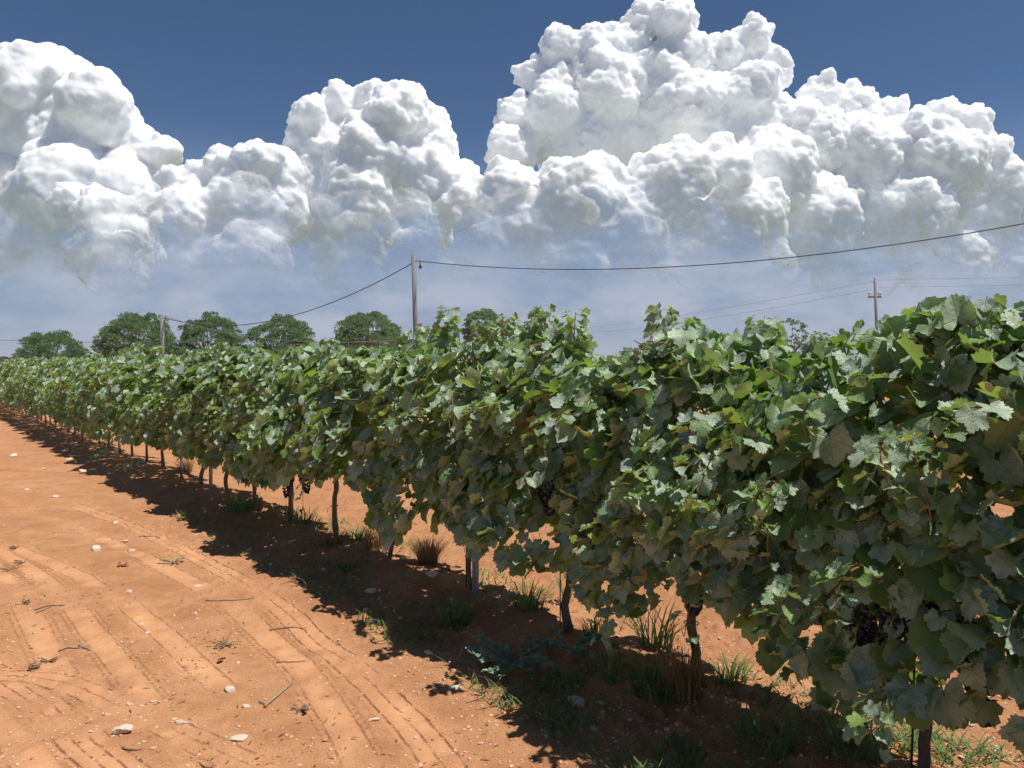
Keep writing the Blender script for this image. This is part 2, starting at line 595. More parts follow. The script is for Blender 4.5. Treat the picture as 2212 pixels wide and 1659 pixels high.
nx, ny = len(gx), len(gy)
idx = np.arange(nx * ny).reshape(ny, nx)
quads = np.stack([idx[:-1, :-1].ravel(), idx[:-1, 1:].ravel(), idx[1:, 1:].ravel(), idx[1:, :-1].ravel()], 1)


def soil_material():
    M = Mat('red_soil')
    pos = M.n('ShaderNodeTexCoord').outputs['Object']
    dst = M.n('ShaderNodeAttribute', attribute_name='dust').outputs['Fac']
    A = lambda nm: M.n('ShaderNodeAttribute', attribute_name=nm).outputs['Fac']
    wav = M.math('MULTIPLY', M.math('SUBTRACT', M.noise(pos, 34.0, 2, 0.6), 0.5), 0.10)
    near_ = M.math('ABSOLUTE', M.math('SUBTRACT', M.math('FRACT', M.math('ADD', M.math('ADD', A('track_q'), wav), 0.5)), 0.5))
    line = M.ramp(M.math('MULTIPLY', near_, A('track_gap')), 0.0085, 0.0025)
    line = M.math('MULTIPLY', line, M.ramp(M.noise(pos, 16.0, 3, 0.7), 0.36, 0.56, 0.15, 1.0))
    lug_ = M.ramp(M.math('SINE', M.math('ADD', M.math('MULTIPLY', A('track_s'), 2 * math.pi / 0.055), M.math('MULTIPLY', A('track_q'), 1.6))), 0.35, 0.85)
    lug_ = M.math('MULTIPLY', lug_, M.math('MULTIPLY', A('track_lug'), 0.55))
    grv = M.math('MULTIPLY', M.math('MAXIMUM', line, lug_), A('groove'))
    rgh = M.n('ShaderNodeAttribute', attribute_name='rough').outputs['Fac']
    big = M.noise(pos, 0.9, 4, 0.6)
    mid = M.noise(pos, 7.0, 5, 0.65)
    fine = M.noise(pos, 60.0, 4, 0.7)
    grit = M.noise(pos, 170.0, 2, 0.6)
    c = M.mix(M.ramp(big, 0.3, 0.7), (0.50, 0.248, 0.118), (0.60, 0.318, 0.160))
    c = M.mix(M.ramp(mid, 0.38, 0.72, 0, 0.6), c, (0.44, 0.19, 0.088))
    c = M.mix(M.math('MULTIPLY', rgh, 0.40), c, (0.38, 0.175, 0.095))
    c = M.mix(M.math('MULTIPLY', dst, 0.34), c, (0.68, 0.370, 0.195))
    c = M.mix(M.ramp(fine, 0.55, 0.78, 0, 0.45), c, (0.70, 0.44, 0.28))
    c = M.mix(M.ramp(fine, 0.42, 0.25, 0, 0.55), c, (0.30, 0.125, 0.062))
    c = M.mix(M.ramp(grit, 0.66, 0.76, 0, 0.55), c, (0.72, 0.50, 0.34))
    crumb = M.noise(pos, 110.0, 3, 0.7)
    c = M.mix(M.math('MULTIPLY', M.ramp(crumb, 0.42, 0.30), M.math('SUBTRACT', 0.9, M.math('MULTIPLY', dst, 0.55))), c, (0.24, 0.10, 0.048))
    c = M.mix(M.math('MULTIPLY', M.ramp(M.noise(pos, 2.6, 5, 0.7), 0.46, 0.60), M.math('SUBTRACT', 0.55, M.math('MULTIPLY', dst, 0.4))), c, (0.40, 0.185, 0.088))
    c = M.mix(M.math('MULTIPLY', grv, 0.85), c, (0.19, 0.080, 0.038))     # groove shade painted into the colour as darker, loosened soil
    dist = M.n('ShaderNodeVectorMath', operation='LENGTH', ins={0: pos}).outputs['Value']
    field = M.mix(M.noise(pos, 0.006, 4, 0.6), (0.10, 0.14, 0.07), (0.26, 0.26, 0.18))
    c = M.mix(M.ramp(dist, 70.0, 140.0), c, field)
    p = M.principled(Base_Color=c, Roughness=0.95)
    M.put(p, 'Specular IOR Level', 0.1)
    hgt = M.math('SUBTRACT', M.math('ADD', M.math('MULTIPLY', fine, 0.65), M.math('MULTIPLY', grit, 0.35)), M.math('MULTIPLY', grv, 0.7))
    bs = M.math('SUBTRACT', 1.0, M.math('MULTIPLY', dst, 0.65))
    nd = M.n('ShaderNodeBump', ins={'Height': hgt, 'Distance': 0.020, 'Strength': bs})
    M.put(p, 'Normal', nd.outputs[0])
    return M.done(p.outputs[0])


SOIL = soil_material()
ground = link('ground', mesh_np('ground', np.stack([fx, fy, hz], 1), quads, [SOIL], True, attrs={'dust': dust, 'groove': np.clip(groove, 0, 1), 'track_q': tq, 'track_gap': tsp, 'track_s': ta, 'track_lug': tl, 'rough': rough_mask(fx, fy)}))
tag(ground, kind='structure')


def gz(x, y):
    a = np.array([float(x)]); b = np.array([float(y)])
    return float(ground_height(a, b)[0] + track_fields(a, b)[0][0])


# far hills on the horizon
def hills_mesh():
    ang = np.radians(np.linspace(-62, 62, 260))
    R = 2900.0
    hh = 24 + 26 * fbm(ang * 6, 0, 0, 4, 90) + 16 * np.exp(-((np.degrees(ang) - 12) / 7) ** 2) + 16 * np.exp(-((np.degrees(ang) + 15) / 6) ** 2)
    hh = np.clip(hh, 4, 75)
    rows = []
    for k, (dr, f) in enumerate(((-350, -0.05), (-150, 0.55), (0, 1.0), (220, 0.9), (500, -0.05))):
        rr = R + dr + 40 * vnoise(ang * 20, k, 0, 12)
        rows.append(np.stack([np.sin(ang) * rr, np.cos(ang) * rr, hh * f * (1 + 0.12 * vnoise(ang * 40, k, 0, 9)) - 1], 1))
    v = np.concatenate(rows); n = len(ang)
    q = [(r * n + i, r * n + i + 1, (r + 1) * n + i + 1, (r + 1) * n + i) for r in range(4) for i in range(n - 1)]
    return mesh_np('hills', v, np.array(q), [simple_mat('hill_scrub', (0.13, 0.12, 0.085), 0.95, 0.4, 0.01)])


tag(link('hills', hills_mesh()), kind='structure')

# ------------------------------------------------------------------ grape leaf
def leaf_outline(n, r_):
    """flat outline, petiole joint at the origin, tip at +y, about 1.65 wide"""
    th = np.radians(np.linspace(-172, 172, n))
    lob = np.zeros(n)
    for c, a, w in ((0, 1.0, 34), (58, 0.92, 30), (-58, 0.92, 30), (116, 0.74, 34), (-116, 0.74, 34)):
        d = (np.degrees(th) - c - r_.uniform(-4, 4))
        lob = np.maximum(lob, a * r_.uniform(0.94, 1.06) * np.exp(-(d / w) ** 2 * 0.33))
    base = np.clip((172 - np.abs(np.degrees(th))) / 30, 0, 1)
    lob = lob * (0.45 + 0.55 * base)
    teeth = np.where(np.arange(n) % 2 == 0, 1.0, 0.875 + r_.uniform(-0.03, 0.04, n))
    lob = lob * teeth
    return th, lob


def leaf_geo(n, seed, fold=0.6, droop=0.4, wave=0.07, rings=2, roll=0.0, petiole=True):
    r_ = np.random.default_rng(seed)
    th, R = leaf_outline(n, r_)
    Rs = (R + np.roll(R, 1) + np.roll(R, -1)) / 3
    levels = {1: [], 2: [0.58], 3: [0.38, 0.72]}[rings]
    pts = [np.zeros((1, 2))]
    loops, start = [], 1
    for f in levels:
        sel = np.arange(0, n, 2) if n % 2 else np.append(np.arange(0, n - 1, 2), n - 1)
        pts.append(np.stack([np.sin(th[sel]) * Rs[sel] * f, np.cos(th[sel]) * Rs[sel] * f], 1))
        loops.append(np.arange(start, start + len(sel))); start += len(sel)
    pts.append(np.stack([np.sin(th) * R, np.cos(th) * R], 1))
    loops.append(np.arange(start, start + n))
    P = np.concatenate(pts)
    tris = []
    L = loops[0]
    tris += [(0, L[i + 1], L[i]) for i in range(len(L) - 1)]
    for a, b in zip(loops[:-1], loops[1:]):
        na, nb = len(a), len(b)
        i = j = 0
        while i < na - 1 or j < nb - 1:
            if j < nb - 1 and (i == na - 1 or (j + 1) / (nb - 1) <= (i + 1) / (na - 1) + 1e-9):
                tris.append((a[i], b[j + 1], b[j])); j += 1
            else:
                tris.append((a[i], a[i + 1], b[j])); i += 1
    x, y = P[:, 0], P[:, 1]
    r = np.hypot(x, y)
    a = np.arctan2(x, y)
    z = wave * np.sin(3 * a + r_.uniform(0, 6)) * r ** 1.5 + 0.6 * wave * np.sin(7 * a + r_.uniform(0, 6)) * r ** 2.2
    z = z + 0.05 * vnoise(x * 2.5, y * 2.5, seed) * r
    z -= 0.05 * np.cos(a * 5) * r * np.clip(r, 0, 1)           # blade pleats between the main veins
    if roll:                                                   # margins rolled upwards
        z += roll * np.clip(r - 0.45, 0, 2) ** 1.6
        sh = 1 - roll * 0.45 * np.clip(r - 0.45, 0, 2)
        x, y = x * sh, y * sh
    f = fold if abs(fold) > 1e-3 else 1e-3
    asym = r_.uniform(-0.25, 0.25)
    ff = np.where(x > 0, f * (1 + asym), f * (1 - asym))
    X = np.sin(ff * x) / ff
    Z = np.abs(1 - np.cos(ff * x)) / np.abs(ff) * np.sign(ff) + z * np.cos(ff * x)
    X = X - z * np.sin(ff * x)
    d = droop if abs(droop) > 1e-3 else 1e-3
    Y2 = np.sin(d * y) / d
    Z2 = -(1 - np.cos(d * y)) / d
    Yf = Y2 + Z * np.sin(d * y)
    Zf = Z2 + Z * np.cos(d * y)
    V = np.stack([X, Yf, Zf], 1)
    return V, np.array(tris), P


def leaf_material(name, old=0.0):
    M = Mat(name)
    g = M.n('ShaderNodeNewGeometry')
    oi = M.n('ShaderNodeObjectInfo').outputs['Random']
    isl = g.outputs['Random Per Island']
    rnd = M.math('FRACT', M.math('ADD', M.math('MULTIPLY', oi, 7.31), isl))
    rnd2 = M.math('FRACT', M.math('MULTIPLY', rnd, 13.7))
    rnd3 = M.math('FRACT', M.math('MULTIPLY', rnd, 47.3))
    uv = M.n('ShaderNodeTexCoord').outputs['UV']
    back = g.outputs['Backfacing']
    sep = M.n('ShaderNodeSeparateXYZ', ins={0: uv})
    ax = M.math('ABSOLUTE', sep.outputs[0]); y = sep.outputs[1]
    # five main veins fanning out of the petiole joint
    vein = ax
    for ang in (58, 116):
        c, s = math.cos(math.radians(ang)), math.sin(math.radians(ang))
        vein = M.math('MINIMUM', vein, M.math('ABSOLUTE', M.math('SUBTRACT', M.math('MULTIPLY', ax, c), M.math('MULTIPLY', y, s))))
    vein = M.ramp(vein, 0.028, 0.006)
    off = M.n('ShaderNodeCombineXYZ', ins={0: M.math('MULTIPLY', rnd, 91.0), 1: M.math('MULTIPLY', rnd2, 57.0)}).outputs[0]
    uvo = M.n('ShaderNodeVectorMath', operation='ADD', ins={0: uv, 1: off}).outputs[0]
    blot = M.noise(uvo, 1.7, 4, 0.6)
    speck = M.noise(uvo, 30.0, 3, 0.8)
    top = M.mix(rnd2, (0.040, 0.115, 0.040), (0.160, 0.275, 0.060))
    top = M.mix(M.ramp(rnd3, 0.74, 1.0), top, (0.22, 0.38, 0.08))
    top = M.mix(M.ramp(blot, 0.58, 0.80, 0, 0.5), top, (0.15, 0.17, 0.045))
    # grey-white spray residue, in fine specks, heavier on some leaves
    amt = M.ramp(rnd, 0.05, 0.65, 0.08, 1.0)
    dustf = M.math('MULTIPLY', M.ramp(speck, 0.22, 0.74), amt)
    dustf = M.math('MULTIPLY', dustf, M.ramp(blot, 0.25, 0.55, 0.35, 1.0))
    top = M.mix(dustf, top, (0.53, 0.61, 0.55))
    top = M.mix(M.math('MULTIPLY', vein, 0.35), top, (0.20, 0.27, 0.10))
    under = M.mix(rnd2, (0.33, 0.43, 0.22), (0.56, 0.62, 0.37))
    under = M.mix(M.math('MULTIPLY', vein, 0.5), under, (0.36, 0.37, 0.20))
    col = M.mix(back, top, under)
    edge = M.ramp(M.n('ShaderNodeVectorMath', operation='LENGTH', ins={0: uv}).outputs['Value'], 0.72, 1.0)
    col = M.mix(M.math('MULTIPLY', edge, M.ramp(rnd3, 0.2, 0.0, 0, 0.4)), col, (0.26, 0.20, 0.07))
    if old:
        col = M.mix(M.ramp(blot, 0.35, 0.6, 0.25, 1.0), col, (0.30, 0.10, 0.035))
    p = M.principled(Base_Color=col, Roughness=M.mix(back, (0.44, 0.44, 0.44), (0.8, 0.8, 0.8)))
    M.put(p, 'Specular IOR Level', 0.5)
    hb = M.math('ADD', M.math('MULTIPLY', vein, -0.5), M.math('MULTIPLY', M.noise(uvo, 7.0, 3, 0.6), 0.9))
    M.put(p, 'Normal', M.bump(hb, 0.006, 0.55))
    t = M.n('ShaderNodeBsdfTranslucent')
    M.put(t, 'Color', M.mix(rnd3, (0.18, 0.42, 0.03), (0.46, 0.66, 0.06)))
    mx = M.n('ShaderNodeMixShader')
    M.put(mx, 0, M.math('SUBTRACT', 0.37, M.math('MULTIPLY', dustf, 0.25)))
    M.nt.links.new(p.outputs[0], mx.inputs[1])
    M.nt.links.new(t.outputs[0], mx.inputs[2])
    return M.done(mx.outputs[0])


LEAF = leaf_material('vine_leaf')
LEAF_OLD = leaf_material('withered_vine_leaf', 1.0)
STEM = simple_mat('green_stem', (0.17, 0.20, 0.06), 0.6, 0.3, 20)
CANE = simple_mat('vine_cane', (0.20, 0.085, 0.035), 0.6, 0.35, 25)
BARK = simple_mat('vine_bark', (0.34, 0.26, 0.205), 0.95, 0.6, 40, bump=0.05)
TIE = simple_mat('green_tie', (0.03, 0.32, 0.22), 0.5, 0.2)

SHAPES = []          # (fold, droop, wave, roll)
for k in range(30):
    q = rng.uniform()
    if q < 0.27:
        SHAPES.append((rng.uniform(0.25, 0.75), rng.uniform(0.2, 0.9), 0.08, rng.uniform(0, 0.15)))
    elif q < 0.60:
        SHAPES.append((rng.uniform(0.9, 1.9), rng.uniform(-0.2, 0.7), 0.09, rng.uniform(0.05, 0.3)))
    elif q < 0.90:
        SHAPES.append((rng.uniform(0.4, 1.0), rng.uniform(-0.4, 0.5), 0.11, rng.uniform(0.45, 0.95)))
    else:
        SHAPES.append((rng.uniform(-0.8, -0.2), rng.uniform(0.3, 1.0), 0.10, 0.0))


def petiole_geo():
    g = Geo()
    g.tube([(0, 0, 0), (0, -0.25, -0.02), (0, -0.55, -0.12), (0, -0.85, -0.30)], [0.022, 0.02, 0.02, 0.024], 4, cap=False)
    return np.concatenate(g.v), g.q and np.concatenate(g.q)


PET_V, PET_Q = petiole_geo()
LEAF_HI, LEAF_NEAR, LEAF_MID, LEAF_LO = [], [], [], []
LEAF_MESH, LEAF_MESH_OLD = [], []
for k, (fo, dr, wa, ro) in enumerate(SHAPES):
    LEAF_HI.append(leaf_geo(53, 100 + k, fo, dr, wa, 3, ro))
    LEAF_NEAR.append(leaf_geo(29, 100 + k, fo, dr, wa, 2, ro))
    LEAF_MID.append(leaf_geo(17, 100 + k, fo, dr, wa, 2, ro))
    LEAF_LO.append(leaf_geo(13, 100 + k, fo, dr, wa, 1, ro))
    V, T, P = LEAF_HI[-1]
    n0 = len(V)
    v = np.concatenate([V, PET_V])
    mi = np.concatenate([np.zeros(len(T)), np.ones(len(PET_Q))])
    for lst, m in ((LEAF_MESH, LEAF), (LEAF_MESH_OLD, LEAF_OLD)):
        lst.append(mesh_np('leaf', v, [T, PET_Q + n0], [m, STEM], True, mi, uv=np.concatenate([P, np.zeros((len(PET_V), 2))])))


def frames(nrm, tip):
    nrm = nrm / np.linalg.norm(nrm, axis=1)[:, None]
    tip = tip - nrm * (tip * nrm).sum(1)[:, None]
    tip /= np.linalg.norm(tip, axis=1)[:, None] + 1e-9
    side = np.cross(tip, nrm)
    return np.stack([side, tip, nrm], 2)       # columns x, y, z


def merged_leaves(name, pos, rot, size, var, bank, pet=False):
    vs, ts, ps, mi, n = [], [], [], [], 0
    qs = []
    for i in range(len(pos)):
        V, T, P = bank[var[i]]
        vs.append(V @ rot[i].T * size[i] + pos[i]); ts.append(T + n); ps.append(P); n += len(V)
    v = np.concatenate(vs); t = np.concatenate(ts); p = np.concatenate(ps)
    return mesh_np(name, v, t, [LEAF], True, uv=p)


# ------------------------------------------------------------------ the vine row
# outline of the row read off the photograph: lower and upper edge of the leaf wall along s
LOW_PX = [(2212, 1500), (2100, 1520), (2010, 1580), (1880, 1560), (1760, 1600), (1690, 1560), (1640, 1470), (1620, 1375), (1560, 1325), (1440, 1300), (1330, 1300), (1250, 1310), (1190, 1255),
          (1100, 1225), (1060, 1190), (960, 1170), (880, 1165), (820, 1140), (800, 1062), (720, 1035), (690, 1045), (600, 1030), (560, 1040), (500, 1035), (470, 1025), (430, 985), (360, 975), (320, 955), (200, 945), (120, 905)]
TOP_PX = [(2212, 672), (2130, 690), (2050, 700), (1900, 735), (1750, 745), (1700, 730), (1600, 735), (1500, 745), (1400, 752), (1250, 745), (1150, 735), (1050, 735), (950, 745), (850, 765), (700, 772), (600, 770), (500, 768), (450, 765), (380, 775), (290, 775), (200, 785), (100, 798)]
low_s, low_z = zip(*sorted(row_at(*p, w=-0.5) for p in LOW_PX))
top_s, top_z = zip(*sorted(row_at(*p, w=-0.05) for p in TOP_PX))


def z_low(s):
    z = np.interp(s, low_s, low_z)
    far = np.clip((s - 14) / 6, 0, 1)
    gen = 0.40 + 0.14 * vnoise(s * 0.9, 3.3, 0, 61)
    z = z + 0.05 * vnoise(s * 3.1, 2.2, 0, 65)
    return np.where(s < low_s[0], 0.45, z * (1 - far) + gen * far)


def z_top(s):
    z = np.interp(s, top_s, top_z)
    far = np.clip((s - 16) / 8, 0, 1)
    gen = 1.80 + 0.15 * vnoise(s * 0.8, 1.3, 0, 62)
    z = z + 0.075 * vnoise(s * 2.3, 7.7, 0, 64) + 0.05 * np.cos((s - 1.28) * 2 * math.pi / 1.045)
    gen = gen + 0.075 * vnoise(s * 2.3, 7.7, 0, 64) + 0.05 * np.cos((s - 1.28) * 2 * math.pi / 1.045)
    return np.where(s < top_s[0], 1.84, z * (1 - far) + gen * far)


def half_width(s, f, front=True):
    """f: 0 at the lower edge, 1 at the top"""
    prof = np.interp(f, [0, 0.10, 0.35, 0.6, 0.85, 1.0], [0.38, 0.51, 0.53, 0.45, 0.29, 0.12] if front else [0.20, 0.27, 0.31, 0.32, 0.26, 0.12])
    return prof * (1 + (0.14 if front else 0.0) * np.clip((s - 7) / 5, 0, 1))


def bulge(s, z):
    return 0.07 * np.cos((s - 1.28) * 2 * math.pi / 1.045) + 0.14 * vnoise(s * 1.5, z * 2.0, 0, 71) + 0.08 * vnoise(s * 4.5, z * 5.0, 0, 72)


def sample_leaves(s0, s1, n_front, n_top, n_back, n_in, r_):
    """positions, normals, tips, sizes and kind (0 front, 1 top, 2 back, 3 inside) in row space s, w, z"""
    out = []
    for kind, n in enumerate((n_front, n_top, n_back, n_in)):
        if n == 0: continue
        m = int(n * 2.2)
        s = r_.uniform(s0, s1, m)
        zl, zt = z_low(s), z_top(s)
        if kind in (0, 2):
            f = r_.beta(1.05, 1.0, m)
            z = zl + (zt - zl) * f
            w = half_width(s, f, kind == 0) + bulge(s + (9 if kind == 2 else 0), z) - r_.exponential(0.055, m)
            hole = vnoise(s * 3.3, z * 3.6, 0.0 if kind == 0 else 5.0, 73) + 0.5 * vnoise(s * 8, z * 8, 2, 74)
            keep = r_.uniform(size=m) < np.clip(1.0 + 1.5 * (hole + 0.15), 0.12, 1)
            w = w * (-1 if kind == 0 else 1)
        elif kind == 1:
            z = zt - r_.exponential(0.05, m) + 0.07 * vnoise(s * 5, 0, 3, 75)
            w = r_.uniform(-0.26, 0.26, m)
            z = z - 1.4 * w ** 2
            keep = np.ones(m, bool)
        else:
            f = r_.uniform(0.15, 0.92, m)
            z = zl + (zt - zl) * f
            w = r_.uniform(-0.40, 0.2, m)
            keep = np.ones(m, bool)
        k = np.where(keep)[0][:n]
        s, w, z = s[k], w[k], z[k]
        n_ = len(k)
        jit = r_.normal(size=(n_, 3))
        side = -1.0 if kind == 0 else (1.0 if kind == 2 else 0.0)
        if kind in (0, 2):
            ff = (z - z_low(s)) / (z_top(s) - z_low(s))
            nr = np.stack([jit[:, 0] * 0.70, side * np.ones(n_) * 0.85 + jit[:, 1] * 0.50, 0.85 + 0.40 * ff + jit[:, 2] * 0.50], 1)
            tp = np.stack([jit[::-1, 1] * 0.34, side * 0.35 + jit[::-1, 0] * 0.25, -1.0 + jit[::-1, 2] * 0.3], 1)
        elif kind == 1:
            nr = np.stack([jit[:, 0] * 0.55, np.sign(w) * 0.25 - 0.25 + jit[:, 1] * 0.55, 0.75 + jit[:, 2] * 0.35], 1)
            tp = np.stack([jit[::-1, 1] * 0.8, np.sign(w) * 0.5 - 0.2 + jit[::-1, 0] * 0.5, -0.35 + jit[::-1, 2] * 0.4], 1)
        else:
            nr = np.stack([jit[:, 0], jit[:, 1] - 0.4, np.abs(jit[:, 2]) + 0.3], 1)
            tp = np.stack([jit[::-1, 1], jit[::-1, 0], -0.8 + jit[::-1, 2] * 0.4], 1)
        size = np.clip(r_.lognormal(math.log(0.120), 0.27, n_), 0.06, 0.195) / 1.62
        if kind == 1: size *= 0.85
        if kind == 3: size *= 1.05
        out.append((s, w, z, nr, tp, size, np.full(n_, kind)))
    return [np.concatenate([o[i] for o in out]) for i in range(7)]


def shoot_leaves(s, w, z0, z1, lean, r_, n=13):
    """an upright shoot above the row: leaves in two ranks, smaller to the curled tip"""
    f = np.linspace(0, 1, n)
    wide = 1.9 if n > 12 else 1.4
    path = np.stack([s + lean[0] * f ** 2, w + lean[1] * f ** 2, z0 + (z1 - z0) * (f - 0.10 * f ** 3)], 1)
    a = np.arange(n) * 2.4 + r_.normal(size=n) * 0.5
    d = np.stack([np.cos(a), np.sin(a), 0.1 - 0.7 * (1 - f)], 1)
    pos = path + d * (0.05 * wide * (1.15 - 0.6 * f))[:, None]
    nr = np.stack([np.cos(a) * 0.6, np.sin(a) * 0.6 - 0.2, np.full(n, 0.7)], 1) + r_.normal(size=(n, 3)) * 0.3
    tp = d * 1.0 + np.stack([0 * a, 0 * a, -0.6 + 0 * a], 1) + r_.normal(size=(n, 3)) * 0.25
    size = 0.140 * (1.0 - 0.5 * f) / 1.62 * r_.uniform(0.8, 1.2, n)
    return path, (pos[:, 0], pos[:, 1], pos[:, 2], nr, tp, size, np.full(n, 1))


def to_world(s, w, z):
    xy = N[None] * (ROW_D + np.asarray(w))[:, None] + U[None] * np.asarray(s)[:, None]
    return np.column_stack([xy, z])


ROT3 = np.array([[U[0], N[0], 0], [U[1], N[1], 0], [0, 0, 1.0]])     # (s, w, z) vector -> world

# trunks: measured along the row for the near ones, then an even planting distance
TRUNK_S = [-0.85, 0.22, 1.28, 2.33, 3.30, 4.28, 5.42, 6.40, 7.48, 8.50, 9.52, 10.55]
while TRUNK_S[-1] < 50: TRUNK_S.append(TRUNK_S[-1] + 1.04)
LEAN = {2: (0.03, 0.0), 3: (-0.10, 0.0), 4: (0.0, 0.0), 5: (-0.06, 0), 6: (-0.07, 0), 7: (-0.12, 0), 8: (0.02, 0), 9: (-0.06, 0)}
LABELS = {
    0: 'grapevine nearest the viewer, only its outer leaves show at the frame edge',
    1: 'grapevine with the very large grey-dusted leaves close to the viewer',
    2: 'near grapevine hanging lowest to the soil with fat black grape bunches among its leaves',
    3: 'grapevine with a single black bunch beside the leaning trunk with the green tie',
    4: 'grapevine with the thin upright trunk just nearer than the first metal post',
    5: 'grapevine whose trunk stands right beside the first metal trellis post',
    6: 'grapevine whose trunk rises next to the brown dry grass clump',
    7: 'grapevine with the slanting trunk bare below the leaves, just past the dry grass clump',
    8: 'grapevine with the thin wiry trunk beside a black bunch under the leaves',
    9: 'grapevine with a short dark trunk, one plant nearer than the second metal post',
    10: 'grapevine whose trunk stands hard against the second metal post',
    11: 'grapevine just beyond the second metal post with a low leafy shoot',
}
SHOOT_PX = [(2130, 700, 2140, 640), (2050, 710, 2070, 672), (1790, 760, 1785, 715), (1655, 745, 1645, 680), (1520, 745, 1500, 685), (1462, 752, 1440, 650), (1240, 745, 1252, 662), (1205, 745, 1203, 655),
            (1112, 740, 1120, 675), (1090, 740, 1075, 690), (985, 745, 1000, 658), (960, 745, 948, 700), (905, 760, 905, 712), (295, 775, 293, 735), (262, 785, 262, 765), (480, 770, 478, 745), (640, 770, 650, 750), (545, 770, 540, 752)]

SHOOTS = []
for a, b, c, d in SHOOT_PX:
    s_, z_ = row_at(a, b, 0.0)
    s2, z2 = row_at(c, d, 0.0)
    SHOOTS.append((s_, z_ - 0.12, s2 - s_, z2))


HANG_PX = [(1650, 1060, -0.05, 0.12), (1850, 1230, 0.02, 0.16), (1720, 1270, 0.0, 0.16), (1350, 1290, 0.02, 0.22), (1930, 1500, 0.03, 0.15), (1500, 900, -0.1, 0.2), (1220, 900, 0.1, 0.2), (1060, 870, 0.05, 0.2), (1900, 960, -0.1, 0.2),
           (2110, 880, 0.1, 0.2), (1330, 1130, 0.1, 0.2), (880, 900, 0.1, 0.2), (720, 1000, 0.15, 0.15), (570, 940, 0.1, 0.2), (230, 975, 0.15, 0.2), (300, 1000, 0.2, 0.15), (1770, 860, 0.0, 0.15), (1400, 1010, 0.0, 0.15)]
HANGING = [row_at(a, b, -0.54) + (c, d) for a, b, c, d in HANG_PX]


def trunk_mesh(k, r_, near):
    lx, lw = LEAN.get(k, (r_.uniform(-0.16, 0.08), r_.uniform(-0.03, 0.03)))
    n = 18 if near else 7
    f = np.linspace(0, 1, n)
    zz = -0.08 + f * 0.98
    wig = 0.026 if near else 0.012
    ls = lx * (f - 1) * -1 * -1
    pts = np.stack([-lx * f + wig * (vnoise(f * 4, k, 0, 5) + 0.35 * vnoise(f * 13, k, 0, 15)), lw * f + wig * vnoise(f * 5, k, 4, 6), zz], 1)
    rad = (0.025 - 0.007 * f) * (1 + 0.26 * vnoise(f * 11, k, 0, 8)) * r_.uniform(0.85, 1.15)
    rad[0] *= 1.25
    g = Geo().tube(pts @ ROT3.T, rad, 9 if near else 5)
    return g, pts


POST_S = [-1.6, 4.17, 10.28, 16.0, 22.0, 28.0, 34.0, 40.0, 46.0]
NEAR_VINES = 12
ORD = ['first', 'second', 'third', 'fourth', 'fifth', 'sixth', 'seventh', 'eighth', 'ninth']


def berry_bunch(seed):
    r_ = np.random.default_rng(seed)
    g = Geo()
    v, t = ICO[1]
    L = r_.uniform(0.13, 0.17)
    for k in range(125):
        f = r_.uniform() ** 0.8
        R = 0.044 * (1 - f) ** 0.6 + 0.008
        a = r_.uniform(0, 2 * math.pi)
        c = np.array([math.cos(a) * R * r_.uniform(0.7, 1), math.sin(a) * R * r_.uniform(0.7, 1), -0.02 - f * L])
        g.add(c + v * r_.uniform(0.0068, 0.0088), t, mi=0)
    g.tube([(0, 0, 0.05), (0.004, 0, 0.0), (0, 0, -0.08)], [0.003, 0.003, 0.002], 5, mi=1)
    return g


def grape_material():
    M = Mat('dark_grapes')
    isl = M.n('ShaderNodeNewGeometry').outputs['Random Per Island']
    pos = M.n('ShaderNodeTexCoord').outputs['Object']
    c = M.mix(isl, (0.005, 0.006, 0.016), (0.015, 0.014, 0.034))
    bloom = M.noise(pos, 90.0, 3, 0.6)
    c = M.mix(M.ramp(bloom, 0.35, 0.75, 0.05, 0.5), c, (0.055, 0.065, 0.10))
    p = M.principled(Base_Color=c, Roughness=0.5)
    return M.done(p.outputs[0])


GRAPE = grape_material()
BUNCHES = [berry_bunch(40 + i).mesh('grape_bunch', [GRAPE, STEM]) for i in range(4)]
# bunches seen in the photograph: pixel, and how far out from the row's centre line
BUNCH_PX = [(1500, 1255, -0.33), (1860, 1340, -0.30), (1925, 1345, -0.30), (1895, 1400, -0.27), (1985, 1310, -0.2), (2065, 1380, -0.22), (1820, 1250, -0.18),
            (1175, 1060, -0.26), (1028, 1160, -0.22), (622, 1045, -0.22), (1785, 1275, -0.2), (655, 1035, -0.15), (2110, 1480, -0.05)]
BUNCH_AT = [row_at(a, b, w - 0.10) + (w - 0.10,) for a, b, w in BUNCH_PX]

